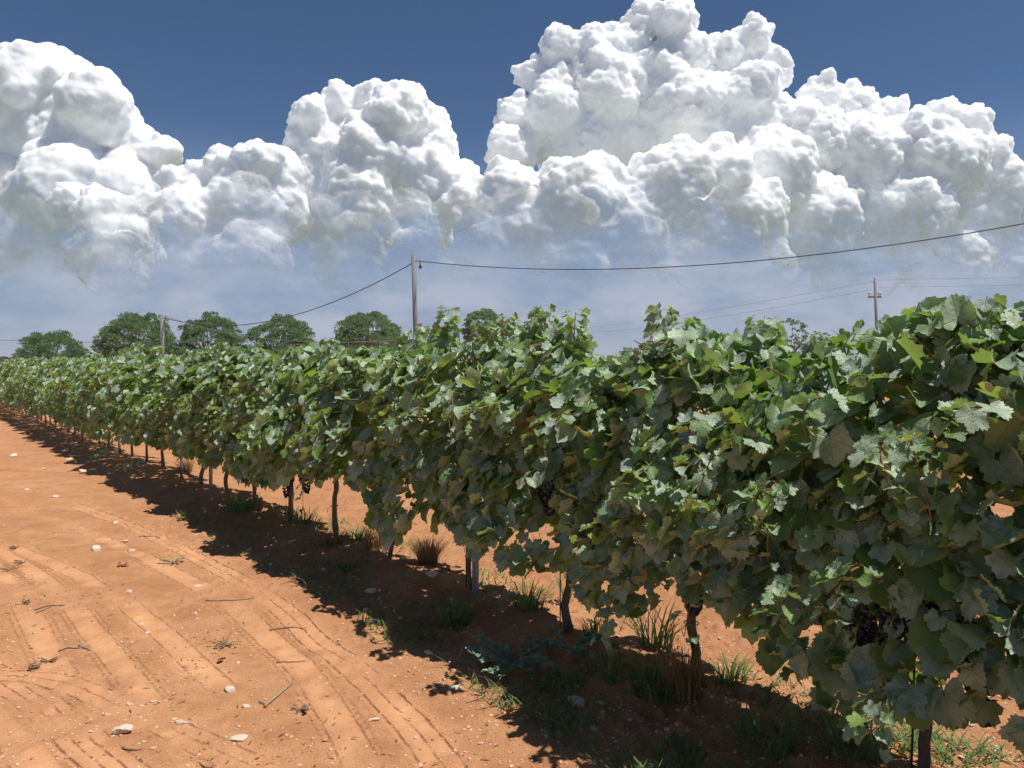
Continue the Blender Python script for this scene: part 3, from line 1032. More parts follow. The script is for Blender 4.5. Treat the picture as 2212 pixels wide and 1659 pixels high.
for k, s_k in enumerate(TRUNK_S):
    r_ = np.random.default_rng(500 + k)
    near = k < NEAR_VINES
    base = sw(s_k, 0.0)
    bz = gz(*base) if near else float(base_height(base[0], base[1]))
    root = empty('grapevine', (base[0], base[1], bz), 'far grapevine in the long leafy row beyond the second metal post', 'grapevine', 'grapevines of the row')
    if k in LABELS: root['label'] = LABELS[k]
    elif s_k < 40:
        ahead = [q for q in POST_S if q < s_k - 0.2]
        nth = sum(1 for q in TRUNK_S if ahead[-1] + 0.2 < q < s_k)
        root['label'] = 'far grapevine of the row, %s plant beyond the %s metal post' % (ORD[nth], ORD[len(ahead) - 2])
    else:
        root['label'] = 'grapevine at the vanishing end of the leafy row, under the grey shrubs'
    origin = np.array([base[0], base[1], bz])
    g, tp_ = trunk_mesh(k, r_, near)
    link('trunk', g.mesh('trunk', [BARK]), root)
    s0, s1 = (TRUNK_S[k - 1] + s_k) / 2 if k else s_k - 0.52, (TRUNK_S[k + 1] + s_k) / 2 if k + 1 < len(TRUNK_S) else s_k + 0.52
    s0 -= 0.08; s1 += 0.08
    if near:
        cnt = (580, 190, 300, 560) if k < 4 else (580, 190, 180, 360)
    elif s_k < 25:
        cnt = (360, 150, 110, 150)
    else:
        cnt = (230, 110, 70, 50)
    L = sample_leaves(s0, s1, *cnt, r_)
    mine = [h for h in SHOOTS if s0 + 0.08 <= h[0] < s1 - 0.08]
    cane = Geo()
    extra = []
    if 7 <= k < 12:
        mine = mine + [(s_k + r_.uniform(-0.35, 0.35), 1.68, r_.uniform(-0.08, 0.08), r_.uniform(1.84, 1.98))]
    if k >= 12 and r_.uniform() < 0.7:
        mine = mine + [(s_k + r_.uniform(-0.4, 0.4), 1.7, r_.uniform(-0.1, 0.1), r_.uniform(1.9, 2.05))]
    for hs, hz0, dl, hz1 in mine:
        path, lv = shoot_leaves(hs, r_.uniform(-0.12, 0.02), hz0, hz1, (dl, r_.uniform(-0.03, 0.03)), r_, n=int(24 + 75 * max(0, hz1 - hz0 - 0.1)))
        extra.append(lv)
        cane.tube(to_world(path[:, 0], path[:, 1], path[:, 2]) - origin, np.linspace(0.005, 0.0018, len(path)), 5)
    if near:                                   # a few trailing shoots that hang out of the leaf wall
        for _ in range(3):
            hs = r_.uniform(s0, s1); hz = r_.uniform(0.75, 1.5)
            n = 9; f = np.linspace(0, 1, n)
            path = np.stack([hs + r_.uniform(-0.25, 0.25) * f, -0.46 - 0.26 * f + 0.12 * f ** 2, hz + 0.12 * f - 0.38 * f ** 2], 1)
            a = np.arange(n) * math.pi + r_.uniform(0, 3)
            pos = path + np.stack([np.cos(a) * 0.05, -0.02 + 0 * a, 0 * a], 1)
            nr = np.stack([np.cos(a) * 0.3, np.full(n, -0.55), np.full(n, 0.7)], 1) + r_.normal(size=(n, 3)) * 0.28
            tp = np.stack([np.cos(a) * 0.7, np.full(n, -0.4), np.full(n, -0.7)], 1) + r_.normal(size=(n, 3)) * 0.2
            extra.append((pos[:, 0], pos[:, 1], pos[:, 2], nr, tp, 0.10 * (1 - 0.5 * f) / 1.62 * r_.uniform(0.8, 1.2, n), np.full(n, 0)))
            cane.tube(to_world(path[:, 0], path[:, 1], path[:, 2]) - origin, np.linspace(0.0045, 0.0018, n), 5)
    for hs, hz, dx, dz in HANGING:
        if s0 + 0.08 <= hs < s1 - 0.08:
            n = 13; f = np.linspace(0, 1, n)
            path = np.stack([hs + dx * f, -0.50 - 0.14 * np.sin(f * 2.2), hz + 0.10 * f - (0.10 + dz) * f ** 1.6], 1)
            a = np.arange(n) * 2.2 + r_.uniform(0, 3)
            pos = path + np.stack([np.cos(a) * 0.055, -0.03 + np.sin(a) * 0.03, 0 * a], 1)
            nr = np.stack([np.cos(a) * 0.5, np.full(n, -0.35), np.full(n, 0.9)], 1) + r_.normal(size=(n, 3)) * 0.35
            tp = np.stack([np.cos(a) * 0.7, np.full(n, -0.4), np.full(n, -0.6)], 1) + r_.normal(size=(n, 3)) * 0.25
            extra.append((pos[:, 0], pos[:, 1], pos[:, 2], nr, tp, 0.105 * (1 - 0.45 * f) / 1.62 * r_.uniform(0.8, 1.2, n), np.full(n, 0)))
            cane.tube(to_world(path[:, 0], path[:, 1], path[:, 2]) - origin, np.linspace(0.0045, 0.0018, n), 5)
    for e in extra:
        L = [np.concatenate([a, b]) for a, b in zip(L, e)]
    s, w, z, nr, tp, size, kind = L
    if near:                                   # no leaf of the row may come nearer than arm's length to the lens
        ok = np.ones(len(s), bool)
    pos = to_world(s, w, z) - origin
    rot = frames(nr @ ROT3.T, tp @ ROT3.T)
    var = r_.integers(0, len(SHAPES), len(s))
    if near:
        # the leaves that show largest become parts of their own: front and top ones, outermost first
        score = -w + np.where(kind == 1, 0.15, 0) - np.where(kind >= 2, 9, 0) + 1.5 * size + r_.uniform(-0.05, 0.05, len(s))
        score[len(s) - sum(len(e[0]) for e in extra):] += 1.0
        order = np.argsort(-score)
        top300, rest = order[:300], order[300:]
        for i in top300:
            old = r_.uniform() < 0.006
            o = bpy.data.objects.new('leaf', (LEAF_MESH_OLD if old else LEAF_MESH)[var[i]])
            COL.objects.link(o)
            o.parent = root
            m = Matrix(rot[i].tolist()).to_4x4()
            o.location = pos[i]
            o.rotation_euler = m.to_euler()
            o.scale = (size[i],) * 3
        tag(link('foliage', merged_leaves('foliage', pos[rest], rot[rest], size[rest], var[rest], LEAF_NEAR if k < 5 else LEAF_MID), root), kind='stuff')
    else:
        tag(link('foliage', merged_leaves('foliage', pos, rot, size * (1.05 if s_k < 25 else 1.2), var, LEAF_MID if s_k < 15 else LEAF_LO), root), kind='stuff')
    if near:
        # cordon along the wire and the canes that rise from it
        ss = np.linspace(s0, s1, 9)
        cordon = np.stack([ss, 0.015 * vnoise(ss * 4, k, 0, 9), 0.86 + 0.03 * vnoise(ss * 3, k, 2, 9)], 1)
        link('cordon', Geo().tube(to_world(cordon[:, 0], cordon[:, 1], cordon[:, 2]) - origin, 0.014, 7).mesh('cordon', [BARK]), root)
        for j in range(7):
            hs = r_.uniform(s0 + 0.05, s1 - 0.05)
            f = np.linspace(0, 1, 8)
            side = r_.choice([-1, -1, 1])
            p_ = np.stack([hs + r_.uniform(-0.3, 0.3) * f, side * (0.30 * f ** 1.5) + 0.03 * vnoise(f * 3, k, j, 4), 0.86 + (z_top(hs) - 0.9) * np.sin(f * r_.uniform(1.4, 2.3))], 1)
            cane.tube(to_world(p_[:, 0], p_[:, 1], p_[:, 2]) - origin, np.linspace(0.007, 0.0025, 8), 5)
        link('cane', cane.mesh('cane', [CANE]), root)
        for bs, bz_, bw in BUNCH_AT:
            if s0 + 0.08 <= bs < s1 - 0.08:
                p_ = to_world([bs], [bw], [bz_ + 0.08])[0] - origin
                b = link('grape_bunch', BUNCHES[r_.integers(0, 4)], root, p_)
                b.rotation_euler = (r_.uniform(-0.15, 0.15), r_.uniform(-0.15, 0.15), r_.uniform(0, 6))
                b.scale = (r_.uniform(0.95, 1.25),) * 3
        if k >= 1:
            t_ = Geo()
            hz_ = r_.uniform(0.26, 0.36)
            i = np.searchsorted(tp_[:, 2], hz_)
            c = tp_[min(i, len(tp_) - 1)] @ ROT3.T
            a = np.linspace(0, 2 * math.pi, 12)
            t_.tube(np.stack([c[0] + 0.036 * np.cos(a), c[1] + 0.036 * np.sin(a), np.full(12, hz_)], 1), 0.0028, 5, cap=False)
            t_.tube([(c[0] - 0.03, c[1] - 0.02, hz_), (c[0] - 0.055, c[1] - 0.04, hz_ - 0.02), (c[0] - 0.05, c[1] - 0.05, hz_ - 0.05)], 0.0022, 4)
            link('tie', t_.mesh('tie', [TIE]), root)
    elif cane.n:
        link('cane', cane.mesh('cane', [CANE]), root)

# ------------------------------------------------------------------ trellis
GALV = simple_mat('galvanised_steel', (0.21, 0.22, 0.235), 0.5, 0.3, 14, metal=0.3)
RUST = simple_mat('dark_rod', (0.035, 0.03, 0.03), 0.7, 0.3, 30)
WIRE = simple_mat('wire_steel', (0.16, 0.16, 0.16), 0.5, 0.2, 5, metal=0.5)
POST_LABELS = {0: 'galvanised trellis post hidden in the leaves nearest the viewer',
               1: 'galvanised channel trellis post, nearest of those with bare feet showing under the leaves',
               2: 'second galvanised trellis post, standing where the row thins past the dry grass',
               3: 'third galvanised trellis post, its foot grey and bare above the shaded soil'}


def post_geo():
    g = Geo()
    H, w, d, t = 1.80, 0.0165, 0.030, 0.003
    g.box((-w, -t, -0.25), (w, t, H))
    g.box((-w, t, -0.25), (-w + 2 * t, d, H))
    g.box((w - 2 * t, t, -0.25), (w, d, H))
    g.box((-w + 2 * t, d - 2 * t, -0.25), (-w + 0.012, d - 0.001, H - 0.002))
    g.box((w - 0.012, d - 2 * t, -0.25), (w - 2 * t, d - 0.001, H - 0.002))
    return g.mesh('channel', [GALV], False)


POST_MESH = post_geo()
hook_g = Geo()
for hz_ in (0.86, 1.22, 1.55):
    hook_g.tube([(-0.034, 0.01, hz_), (-0.046, 0.01, hz_ + 0.01), (-0.046, 0.01, hz_ + 0.03)], 0.003, 4)
HOOK_MESH = hook_g.mesh('wire_hook', [GALV])
for k, s_ in enumerate(POST_S):
    p = sw(s_, 0.04)
    if k == 1: p = sw(4.17, -0.03)
    r = empty('trellis_post', (p[0], p[1], gz(p[0], p[1])), POST_LABELS.get(k, '%s galvanised trellis post of the row, thin and half buried in far leaves' % ORD[min(k - 1, 8)]), 'trellis post', 'metal posts of the vine trellis')
    r.rotation_euler = (0, 0, ROW_A + math.radians(20))
    link('channel', POST_MESH, r); link('wire_hook', HOOK_MESH, r)

for z_, lab in ((0.885, 'lowest trellis wire, carrying the vine arms along the whole row'), (1.22, 'middle trellis wire running inside the leaf wall'), (1.56, 'topmost trellis wire under the crest of the leaf row')):
    ss = np.linspace(-1.6, 46, 60)
    pts = to_world(ss, np.full(60, 0.0), z_ + 0.008 * np.sin(ss * math.pi / 6))
    tag(link('trellis_wire', Geo().tube(pts, 0.0018, 4).mesh('trellis_wire', [WIRE])), lab, 'wire', 'wires of the vine trellis')

# thin training rods tied to the near trunks: a part of their vine
vines = [o for o in COL.objects if o.name.split('.')[0] == 'grapevine']
for k, v in enumerate(vines[:10]):
    r_ = np.random.default_rng(k)
    a = np.array([0.05, -0.01, -0.08]) @ ROT3.T
    b = np.array([0.045 + r_.uniform(-0.02, 0.02), 0.0, 1.0]) @ ROT3.T
    link('stake', Geo().tube([a, (a + b) / 2, b], 0.0042, 6).mesh('stake', [RUST]), v)

# ------------------------------------------------------------------ poles and cables
WOOD = simple_mat('grey_pole', (0.20, 0.21, 0.225), 0.9, 0.25, 6, bump=0.02)
CERAMIC = simple_mat('white_insulator', (0.62, 0.63, 0.62), 0.3, 0.1)
CABLE = simple_mat('black_cable', (0.045, 0.045, 0.05), 0.7, 0.2)
PALE_CABLE = simple_mat('weathered_cable', (0.22, 0.22, 0.23), 0.7, 0.2)


def pole(name, foot_px, top_px, Y, r0, r1, label):
    top = at(*top_px, Y); foot = at(foot_px[0], foot_px[1], Y)
    d = (top - foot); d = d / d.z
    base = top - d * (top.z + 0.0)
    root = empty(name, base, label, 'utility pole')
    h = top - base
    g = Geo().tube([(0, 0, -0.3), tuple(h * 0.5), tuple(h)], [r0, (r0 + r1) / 2, r1], 12)
    link('shaft', g.mesh('shaft', [WOOD]), root)
    return root, top


p1, top1 = pole('utility_pole', (898, 722), (893, 549), 42.0, 0.155, 0.115, 'tallest grey pole with a hook bracket and black cable, behind the vine row')
h1 = Vector(top1) - p1.location
g = Geo()
g.tube([(0.09, 0, -0.38), (0.24, 0, -0.36), (0.36, 0, -0.42), (0.38, 0, -0.62)], 0.035, 6)
g.tube([(-0.16, 0, -0.27), (0.13, 0, -0.27)], 0.02, 5)
link('bracket', g.mesh('bracket', [GALV]), p1, tuple(h1))
g = Geo().tube([(0.38, 0, -0.62), (0.38, 0, -0.72), (0.38, 0, -0.80)], [0.05, 0.09, 0.035], 8)
link('insulator', g.mesh('insulator', [RUST]), p1, tuple(h1))
p2, top2 = pole('utility_pole', (351, 778), (350, 679), 60.0, 0.17, 0.14, 'shorter pale grey pole standing in front of the umbrella pines')
h2 = Vector(top2) - p2.location
link('bracket', Geo().tube([(0.1, 0, -0.25), (0.22, 0, -0.25), (0.26, 0, -0.32)], 0.03, 5).mesh('bracket', [GALV]), p2, tuple(h2))
p3, top3 = pole('utility_pole', (1894, 712), (1890, 607), 58.0, 0.13, 0.095, 'slender pole with a crossarm and white insulators, above the right part of the row')
h3 = Vector(top3) - p3.location
link('crossarm', Geo().box((-0.5, -0.05, -1.28), (0.5, 0.05, -1.16)).mesh('crossarm', [GALV], False), p3, tuple(h3))
for x_, z_ in ((-0.42, -1.16), (0.42, -1.16), (0.30, -1.16), (0.0, 0.0)):
    link('insulator', Geo().tube([(x_, 0, z_), (x_, 0, z_ + 0.10), (x_, 0, z_ + 0.12), (x_, 0, z_ + 0.30), (x_, 0, z_ + 0.34)], [0.03, 0.03, 0.085, 0.085, 0.04], 8).mesh('insulator', [CERAMIC]), p3, tuple(h3))
p4, top4 = pole('utility_pole', (934, 740), (932, 714), 34.0, 0.10, 0.09, 'short pole stub half hidden by the vine tops beside the small pine')


def cable(name, P0, P1, pts, rad, mat, label, ext=1.0, twist=0.0):
    """hangs over the plan line P0-P1; the sag is fitted to the sighted pixels"""
    P0, P1 = np.asarray(P0, float), np.asarray(P1, float)
    T, Z = [], []
    for px, py in pts:
        d = ray(px, py)
        A = np.array([[P1[0] - P0[0], -d[0]], [P1[1] - P0[1], -d[1]]])
        t, k = np.linalg.solve(A, -P0)
        T.append(t); Z.append(EYE + d[2] * k)
    c = np.polyfit(T, Z, min(2, len(T) - 1))
    t = np.linspace(min(0, 0), ext, 48)
    xyz = np.column_stack([P0[0] + (P1[0] - P0[0]) * t, P0[1] + (P1[1] - P0[1]) * t, np.polyval(c, t)])
    g = Geo()
    if twist:
        t2 = np.linspace(0, ext, 500)
        base = np.column_stack([P0[0] + (P1[0] - P0[0]) * t2, P0[1] + (P1[1] - P0[1]) * t2, np.polyval(c, t2)])
        for ph in (0, math.pi):
            o = base.copy()
            o[:, 2] += np.cos(t2 * twist + ph) * rad * 0.9; o[:, 1] += np.sin(t2 * twist + ph) * rad * 0.9
            g.tube(o, rad, 4)
    else:
        g.tube(xyz, rad, 5)
    return tag(link(name, g.mesh(name, [mat])), label, 'cable')


a1 = at(905, 566, 42.0)
cable('power_cable', (a1.x, a1.y), (30, 22), [(908, 564), (1000, 573), (1250, 583), (1600, 567), (1900, 530), (2212, 485)], 0.022, CABLE, 'thick black twisted cable sagging away from the bracket pole towards the viewer', ext=0.9)
a2 = at(357, 684, 60.0)
a1b = at(889, 571, 42.0)
cable('power_cable', (a1b.x, a1b.y), (a2.x, a2.y), [(890, 571), (760, 634), (626, 680), (528, 702), (467, 706), (403, 700), (356, 684)], 0.026, CABLE, 'black cable drooping from the bracket pole down to the shorter pine-side pole')
a4 = at(932, 716, 34.0)
cable('power_cable', (a2.x, a2.y), (a4.x, a4.y), [(356, 684), (406, 697), (474, 713), (575, 731), (677, 740), (760, 743), (882, 737), (932, 725)], 0.022, PALE_CABLE, 'pale cable hanging low across the front of the umbrella pines')
a5 = at(230, 742, 110.0); a6 = at(-60, 734, 110.0)
cable('power_cable', (a5.x, a5.y), (a6.x, a6.y), [(206, 740), (169, 739), (58, 735), (0, 735)], 0.03, CABLE, 'thin far cable passing behind the low pine by the grey bushes')
l1 = at(1100, 745, 190.0)
for (pts, lab) in (([(1888, 607), (1682, 646), (1517, 673), (1382, 694)], 'uppermost thin wire running from the crossarm pole to the far distance'),
                   ([(1882, 625), (1720, 658), (1543, 685), (1438, 702)], 'lower thin wire running from the crossarm pole to the far distance')):
    b = at(pts[0][0], pts[0][1], 58.0)
    cable('overhead_wire', (b.x, b.y), (l1.x, l1.y), pts, 0.012, PALE_CABLE, lab)
for (pts, lab) in (([(1896, 605), (2040, 602), (2212, 599.5)], 'uppermost thin wire from the crossarm pole out over the near vine crest'),
                   ([(1898, 621), (2040, 618.5), (2212, 616)], 'lower thin wire from the crossarm pole out over the near vine crest')):
    b = at(pts[0][0], pts[0][1], 58.0)
    cable('overhead_wire', (b.x, b.y), (60, 56), pts, 0.012, PALE_CABLE, lab)

# ------------------------------------------------------------------ trees behind the row


def foliage_mat(name, a, b, trans=0.25):
    M = Mat(name)
    r = M.n('ShaderNodeNewGeometry').outputs['Random Per Island']
    c = M.mix(r, a, b)
    p = M.principled(Base_Color=c, Roughness=0.65)
    M.put(p, 'Specular IOR Level', 0.2)
    t = M.n('ShaderNodeBsdfTranslucent')
    M.put(t, 'Color', M.mix(r, tuple(x * 1.6 for x in a), tuple(x * 1.8 for x in b)))
    mx = M.n('ShaderNodeMixShader')
    M.put(mx, 0, trans)
    M.nt.links.new(p.outputs[0], mx.inputs[1]); M.nt.links.new(t.outputs[0], mx.inputs[2])
    return M.done(mx.outputs[0])


PINE = foliage_mat('pine_needles', (0.10, 0.175, 0.085), (0.22, 0.32, 0.14), 0.4)
BROAD = foliage_mat('broad_foliage', (0.13, 0.22, 0.12), (0.24, 0.34, 0.17), 0.4)
OLIVE = foliage_mat('grey_shrub', (0.18, 0.20, 0.14), (0.30, 0.31, 0.21))
PINE_BARK = simple_mat('pine_bark', (0.16, 0.11, 0.085), 0.95, 0.4, 3)


def blades(cent, rad, n_each, length, width, r_, up=0.35, leafy=False):
    """needle tufts or leaves filling small clumps"""
    m = len(cent) * n_each
    c = np.repeat(cent, n_each, 0); R = np.repeat(rad, n_each)
    d = r_.normal(size=(m, 3)); d /= np.linalg.norm(d, axis=1)[:, None]
    d[:, 2] = np.where(d[:, 2] < -0.35, -d[:, 2], d[:, 2])
    rr = r_.uniform(0.35, 1.0, m) ** 0.6
    p = c + d * (R * rr)[:, None] * np.array([1, 1, 0.8])
    t = d + np.array([0, 0, up]) + r_.normal(size=(m, 3)) * 0.35
    t /= np.linalg.norm(t, axis=1)[:, None]
    s = np.cross(t, r_.normal(size=(m, 3))); s /= np.linalg.norm(s, axis=1)[:, None]
    L = length * r_.uniform(0.6, 1.25, m)[:, None]; W = width * r_.uniform(0.7, 1.2, m)[:, None]
    if leafy:
        v = np.stack([p - t * L * 0.5, p + s * W * 0.5, p + t * L * 0.5, p - s * W * 0.5], 1)
    else:
        v = np.stack([p - s * W * 0.3, p + s * W * 0.3, p + s * W * 0.5 + t * L, p - s * W * 0.5 + t * L], 1)
    q = np.arange(m * 4).reshape(m, 4)
    return v.reshape(-1, 3), q


def umbrella_pine(cx, left, right, top, bottom, Y, label, seed, name='pine_tree', mat=None, leafy=False, flat=1.0, group='umbrella pines behind the vines', hang=0.25, density=1.0, cat='tree'):
    r_ = np.random.default_rng(seed)
    mpp = 1024 / 2212 / FPX * Y
    W = (right - left) / 2 * mpp
    c_top = at(cx, top, Y).z
    c_bot = at(cx, bottom, Y).z
    base = at((left + right) / 2, 800, Y)
    root = empty(name, (base.x, Y, 0), label, cat, group)
    H = max(c_top - c_bot, 1.2)
    ox = at(cx, top, Y).x - base.x
    n = int(165 * density)
    d = r_.normal(size=(n * 3, 3)); d /= np.linalg.norm(d, axis=1)[:, None]
    d = d[(d[:, 2] > -hang)][:n]
    f = r_.uniform(0.70, 0.90, len(d))
    az = np.arctan2(d[:, 1], d[:, 0])
    f = f * (1 + 0.09 * vnoise(np.cos(az) * 2 + 5, np.sin(az) * 2 + d[:, 2] * 2, seed, 7))
    cent = d * f[:, None] * np.array([W, W * 0.9, H * (0.86 if hang < 0.5 else 0.55)])
    cent[:, 2] = np.where(cent[:, 2] < 0, cent[:, 2] * 0.7, cent[:, 2])
    cent[:, 0] += ox * np.clip(cent[:, 2] / H, 0, 1)
    cent[:, 2] += c_bot + (0.10 * H if hang < 0.5 else 0.45 * H)
    rad = r_.uniform(0.11, 0.21, len(d)) * W * 0.8
    v, q = blades(cent, rad, 125 if not leafy else 90, 0.042 * W + 0.05, (0.016 * W + 0.02) if not leafy else 0.05 * W, r_, leafy=leafy)
    link('crown', mesh_np('crown', v, q, [mat or PINE], True), root)
    g = Geo()
    fork = c_bot * 0.75
    bend = r_.uniform(-0.3, 0.3)
    g.tube([(0, 0, -0.2), (bend * 0.4, 0, fork * 0.5), (bend, 0, fork)], [0.05 * W + 0.05, 0.042 * W + 0.04, 0.04 * W + 0.03], 9)
    link('trunk', g.mesh('trunk', [PINE_BARK]), root)
    g = Geo()
    for k in r_.choice(len(cent), min(26, len(cent)), replace=False):
        e = cent[k] * np.array([0.92, 0.92, 1.0]) - np.array([0, 0, rad[k] * 0.3])
        m1 = np.array([bend + (e[0] - bend) * 0.35, e[1] * 0.35, fork + (e[2] - fork) * 0.5])
        g.tube([(bend, 0, fork - 0.05), m1, e], [0.020 * W + 0.015, 0.013 * W + 0.01, 0.006 * W], 5)
    link('limb', g.mesh('limb', [PINE_BARK]), root)
    return root


umbrella_pine(108, 38, 186, 712, 785, 92.0, 'low wide umbrella pine, the farthest one along the row', 1)
umbrella_pine(300, 203, 386, 666, 770, 80.0, 'tall umbrella pine partly covered by the shorter grey pole', 2)
umbrella_pine(455, 380, 530, 672, 770, 82.0, 'umbrella pine touching its neighbour, between the short pole and the twin crown', 3)
umbrella_pine(612, 515, 681, 676, 770, 84.0, 'broad umbrella pine whose crown merges with the pine beside it', 4)
umbrella_pine(795, 712, 872, 664, 755, 78.0, 'neat dome-shaped umbrella pine standing alone next to the bracket pole', 5)
umbrella_pine(862, 830, 905, 730, 765, 74.0, 'small bushy pine at the foot of the bracket pole', 6, density=0.4)
umbrella_pine(955, 930, 990, 700, 760, 70.0, 'small pine beside the short pole stub', 7, density=0.4)
umbrella_pine(1048, 990, 1105, 668, 760, 72.0, 'feathery broadleaf tree showing over the vine tops right of the bracket pole', 8, name='broadleaf_tree', mat=BROAD, leafy=True, group='broadleaf trees behind the vines', hang=0.7)
umbrella_pine(1152, 1120, 1195, 683, 760, 74.0, 'broadleaf tree of which just the tip clears the vine shoots', 9, name='broadleaf_tree', mat=BROAD, leafy=True, group='broadleaf trees behind the vines', hang=0.7, density=0.5)
umbrella_pine(1705, 1672, 1748, 682, 770, 76.0, 'loose open-crowned tree seen between two tall vine shoots', 10, name='broadleaf_tree', mat=BROAD, leafy=True, group='broadleaf trees behind the vines', hang=0.8, density=0.4)
umbrella_pine(1765, 1745, 1800, 712, 770, 90.0, 'dark little tree under the open-crowned one', 11, name='broadleaf_tree', mat=BROAD, leafy=True, group='broadleaf trees behind the vines', hang=0.8, density=0.3)
for cx, l, r, t, Y, lab in ((10, -40, 50, 772, 75.0, 'grey-green shrub at the far end of the row, lighter of the two'), (40, 15, 75, 783, 70.0, 'low grey shrub in front of the farthest pine')):
    umbrella_pine(cx, l, r, t, 800, Y, lab, int(cx), name='shrub', mat=OLIVE, leafy=True, group='grey shrubs past the row end', hang=0.9, density=0.5, cat='shrub')

# ------------------------------------------------------------------ stones, sticks, weeds and grass on the soil


def stone_material():
    M = Mat('limestone')
    oi = M.n('ShaderNodeObjectInfo').outputs['Random']
    isl = M.n('ShaderNodeNewGeometry').outputs['Random Per Island']
    rnd = M.math('FRACT', M.math('ADD', M.math('MULTIPLY', oi, 5.7), isl))
    pos = M.n('ShaderNodeTexCoord').outputs['Object']
    c = M.mix(rnd, (0.80, 0.70, 0.57), (0.68, 0.53, 0.40))
    c = M.mix(M.ramp(M.noise(pos, 18.0, 4, 0.65), 0.5, 0.75, 0, 0.6), c, (0.60, 0.38, 0.23))
    p = M.principled(Base_Color=c, Roughness=0.92)
    M.put(p, 'Normal', M.bump(M.noise(pos, 45.0, 4, 0.7), 0.006, 0.8))
    return M.done(p.outputs[0])


STONE = stone_material()
DRYWOOD = simple_mat('dry_wood', (0.34, 0.25, 0.17), 0.9, 0.3, 30, bump=0.004)
DEADLEAF = simple_mat('dead_leaf', (0.30, 0.105, 0.06), 0.9, 0.4, 30)
DRYGRASS = foliage_mat('dry_grass', (0.20, 0.115, 0.05), (0.34, 0.24, 0.12), 0.2)
GRASS = foliage_mat('green_grass', (0.08, 0.15, 0.05), (0.17, 0.26, 0.08), 0.35)
SAGE = foliage_mat('silvery_weed', (0.16, 0.25, 0.17), (0.30, 0.38, 0.27), 0.2)
DARKWEED = foliage_mat('dark_weed', (0.15, 0.12, 0.075), (0.27, 0.19, 0.12), 0.1)


def stone_mesh(seed):
    r_ = np.random.default_rng(seed)
    v, t = ICO[2]
    v = v.copy()
    for _ in range(7):                                   # chip flat faces off the lump
        d = r_.normal(size=3); d /= np.linalg.norm(d)
        h = r_.uniform(0.45, 0.8)
        k = v @ d
        v = v - np.clip(k - h, 0, None)[:, None] * d * 0.9
    v = v * (1 + 0.12 * vnoise(v[:, 0] * 3, v[:, 1] * 3, v[:, 2] * 3 + seed, 5))[:, None]
    v = v * np.array([1.0, r_.uniform(0.6, 0.85), r_.uniform(0.42, 0.65)])
    return mesh_np('stone', v, t, [STONE], False)


STONES = [stone_mesh(i) for i in range(9)]
_big = [(266, 1565, 46, 'largest white stone on the wheel-tracked soil'), (391, 1542, 36, 'flat white stone, second largest, up the track from the largest one'),
        (1243, 1518, 48, 'brown boulder in the shade among grass blades, below a vine trunk'), (1296, 1525, 30, 'knobbly white stone next to the brown boulder'),
        (934, 1272, 36, 'long brown stone lying near the first metal post'), (496, 1479, 30, 'pale block half sunk in soil, just uphill of the thick stick'),
        (513, 1582, 44, 'flat orange-stained slab flush with the soil below the thick stick'), (812, 1343, 26, 'tall pale stone at the sunny rim of the row shade'),
        (800, 1293, 28, 'grey stone in the row shade above the cluster of pale stones'), (208, 1189, 26, 'broken white stone pair on the open soil'),
        (982, 1480, 34, 'wide flat pale stone at the edge of the leaf shadow'), (805, 1544, 32, 'flat slab flush with soil beside the deep double track'),
        (926, 1407, 24, 'bright white stone just inside the shade, left of the silvery weed'), (1282, 1567, 24, 'grey stone below the knobbly white one'),
        (276, 1286, 20, 'pale stone with dry stems lying against it'), (531, 1519, 20, 'small white stone beside the butt of the thick stick')]
for x_, y_, w_, lab in _big:
    p = ground_at(x_, y_ + w_ * 0.15)
    Y = p[1]
    r_ = np.random.default_rng(x_)
    R = w_ * 1024 / 2212 / FPX * np.hypot(*p) / 2
    flat = 0.4 if 'flat' in lab else 1.0
    o = link('stone', STONES[x_ % 9], None, (p[0], p[1], gz(*p) + R * 0.06 * flat))
    o.scale = (R, R, R * flat); o.rotation_euler = (r_.uniform(-0.2, 0.2), r_.uniform(-0.2, 0.2), r_.uniform(-0.5, 0.5))
    tag(o, lab, 'stone', 'stones on the red soil')
_mid = [(790, 1322), (851, 1331), (865, 1347), (1211, 1551), (1281, 1607), (1316, 1645), (1000, 1407), (733, 1385), (1038, 1607), (861, 1367), (819, 1303), (423, 1333), (319, 1367), (305, 1352), (271, 1177), (283, 1194),
        (425, 1159), (281, 1508), (326, 1503), (428, 1272), (638, 1329), (513, 1426), (331, 1607), (583, 1232), (579, 1210), (659, 1208), (30, 985), (95, 1010), (150, 990), (60, 1060), (120, 1075), (250, 1135), (178, 1020),
        (560, 1160), (630, 1180), (700, 1250), (765, 1262), (1330, 1600), (1390, 1640), (1440, 1590), (1250, 1600), (1180, 1590), (1360, 1560), (2050, 1600), (2100, 1560), (2150, 1620), (1990, 1640), (2080, 1650), (1700, 1450), (1940, 1600)]
LANDMARKS = [(266, 1565, 'largest white stone'), (496, 1479, 'half sunk pale block'), (600, 1499, 'thick pale stick'), (1243, 1518, 'brown boulder'), (1296, 1525, 'knobbly white stone'), (373, 1222, 'green seedling'),
             (264, 1232, 'crumpled pink leaf'), (934, 1272, 'long brown stone'), (925, 1238, 'round dry grass clump'), (1120, 1440, 'silvery weed'), (1025, 1305, 'first metal post'), (465, 1060, 'second metal post'),
             (735, 1180, 'bare slanting trunk'), (1520, 1510, 'leaning trunk with the green tie'), (2030, 1650, 'near trunk at the frame edge'), (812, 1343, 'tall pale stone'), (208, 1189, 'broken white pair'), (40, 1228, 'dry weeds'),
             (275, 980, 'third metal post'), (982, 1480, 'wide flat pale stone'), (486, 1392, 'withered flat weed'), (100, 1320, 'bent pale twig')]
LM = [(ground_at(a, b), t) for a, b, t in LANDMARKS]
_used = {}
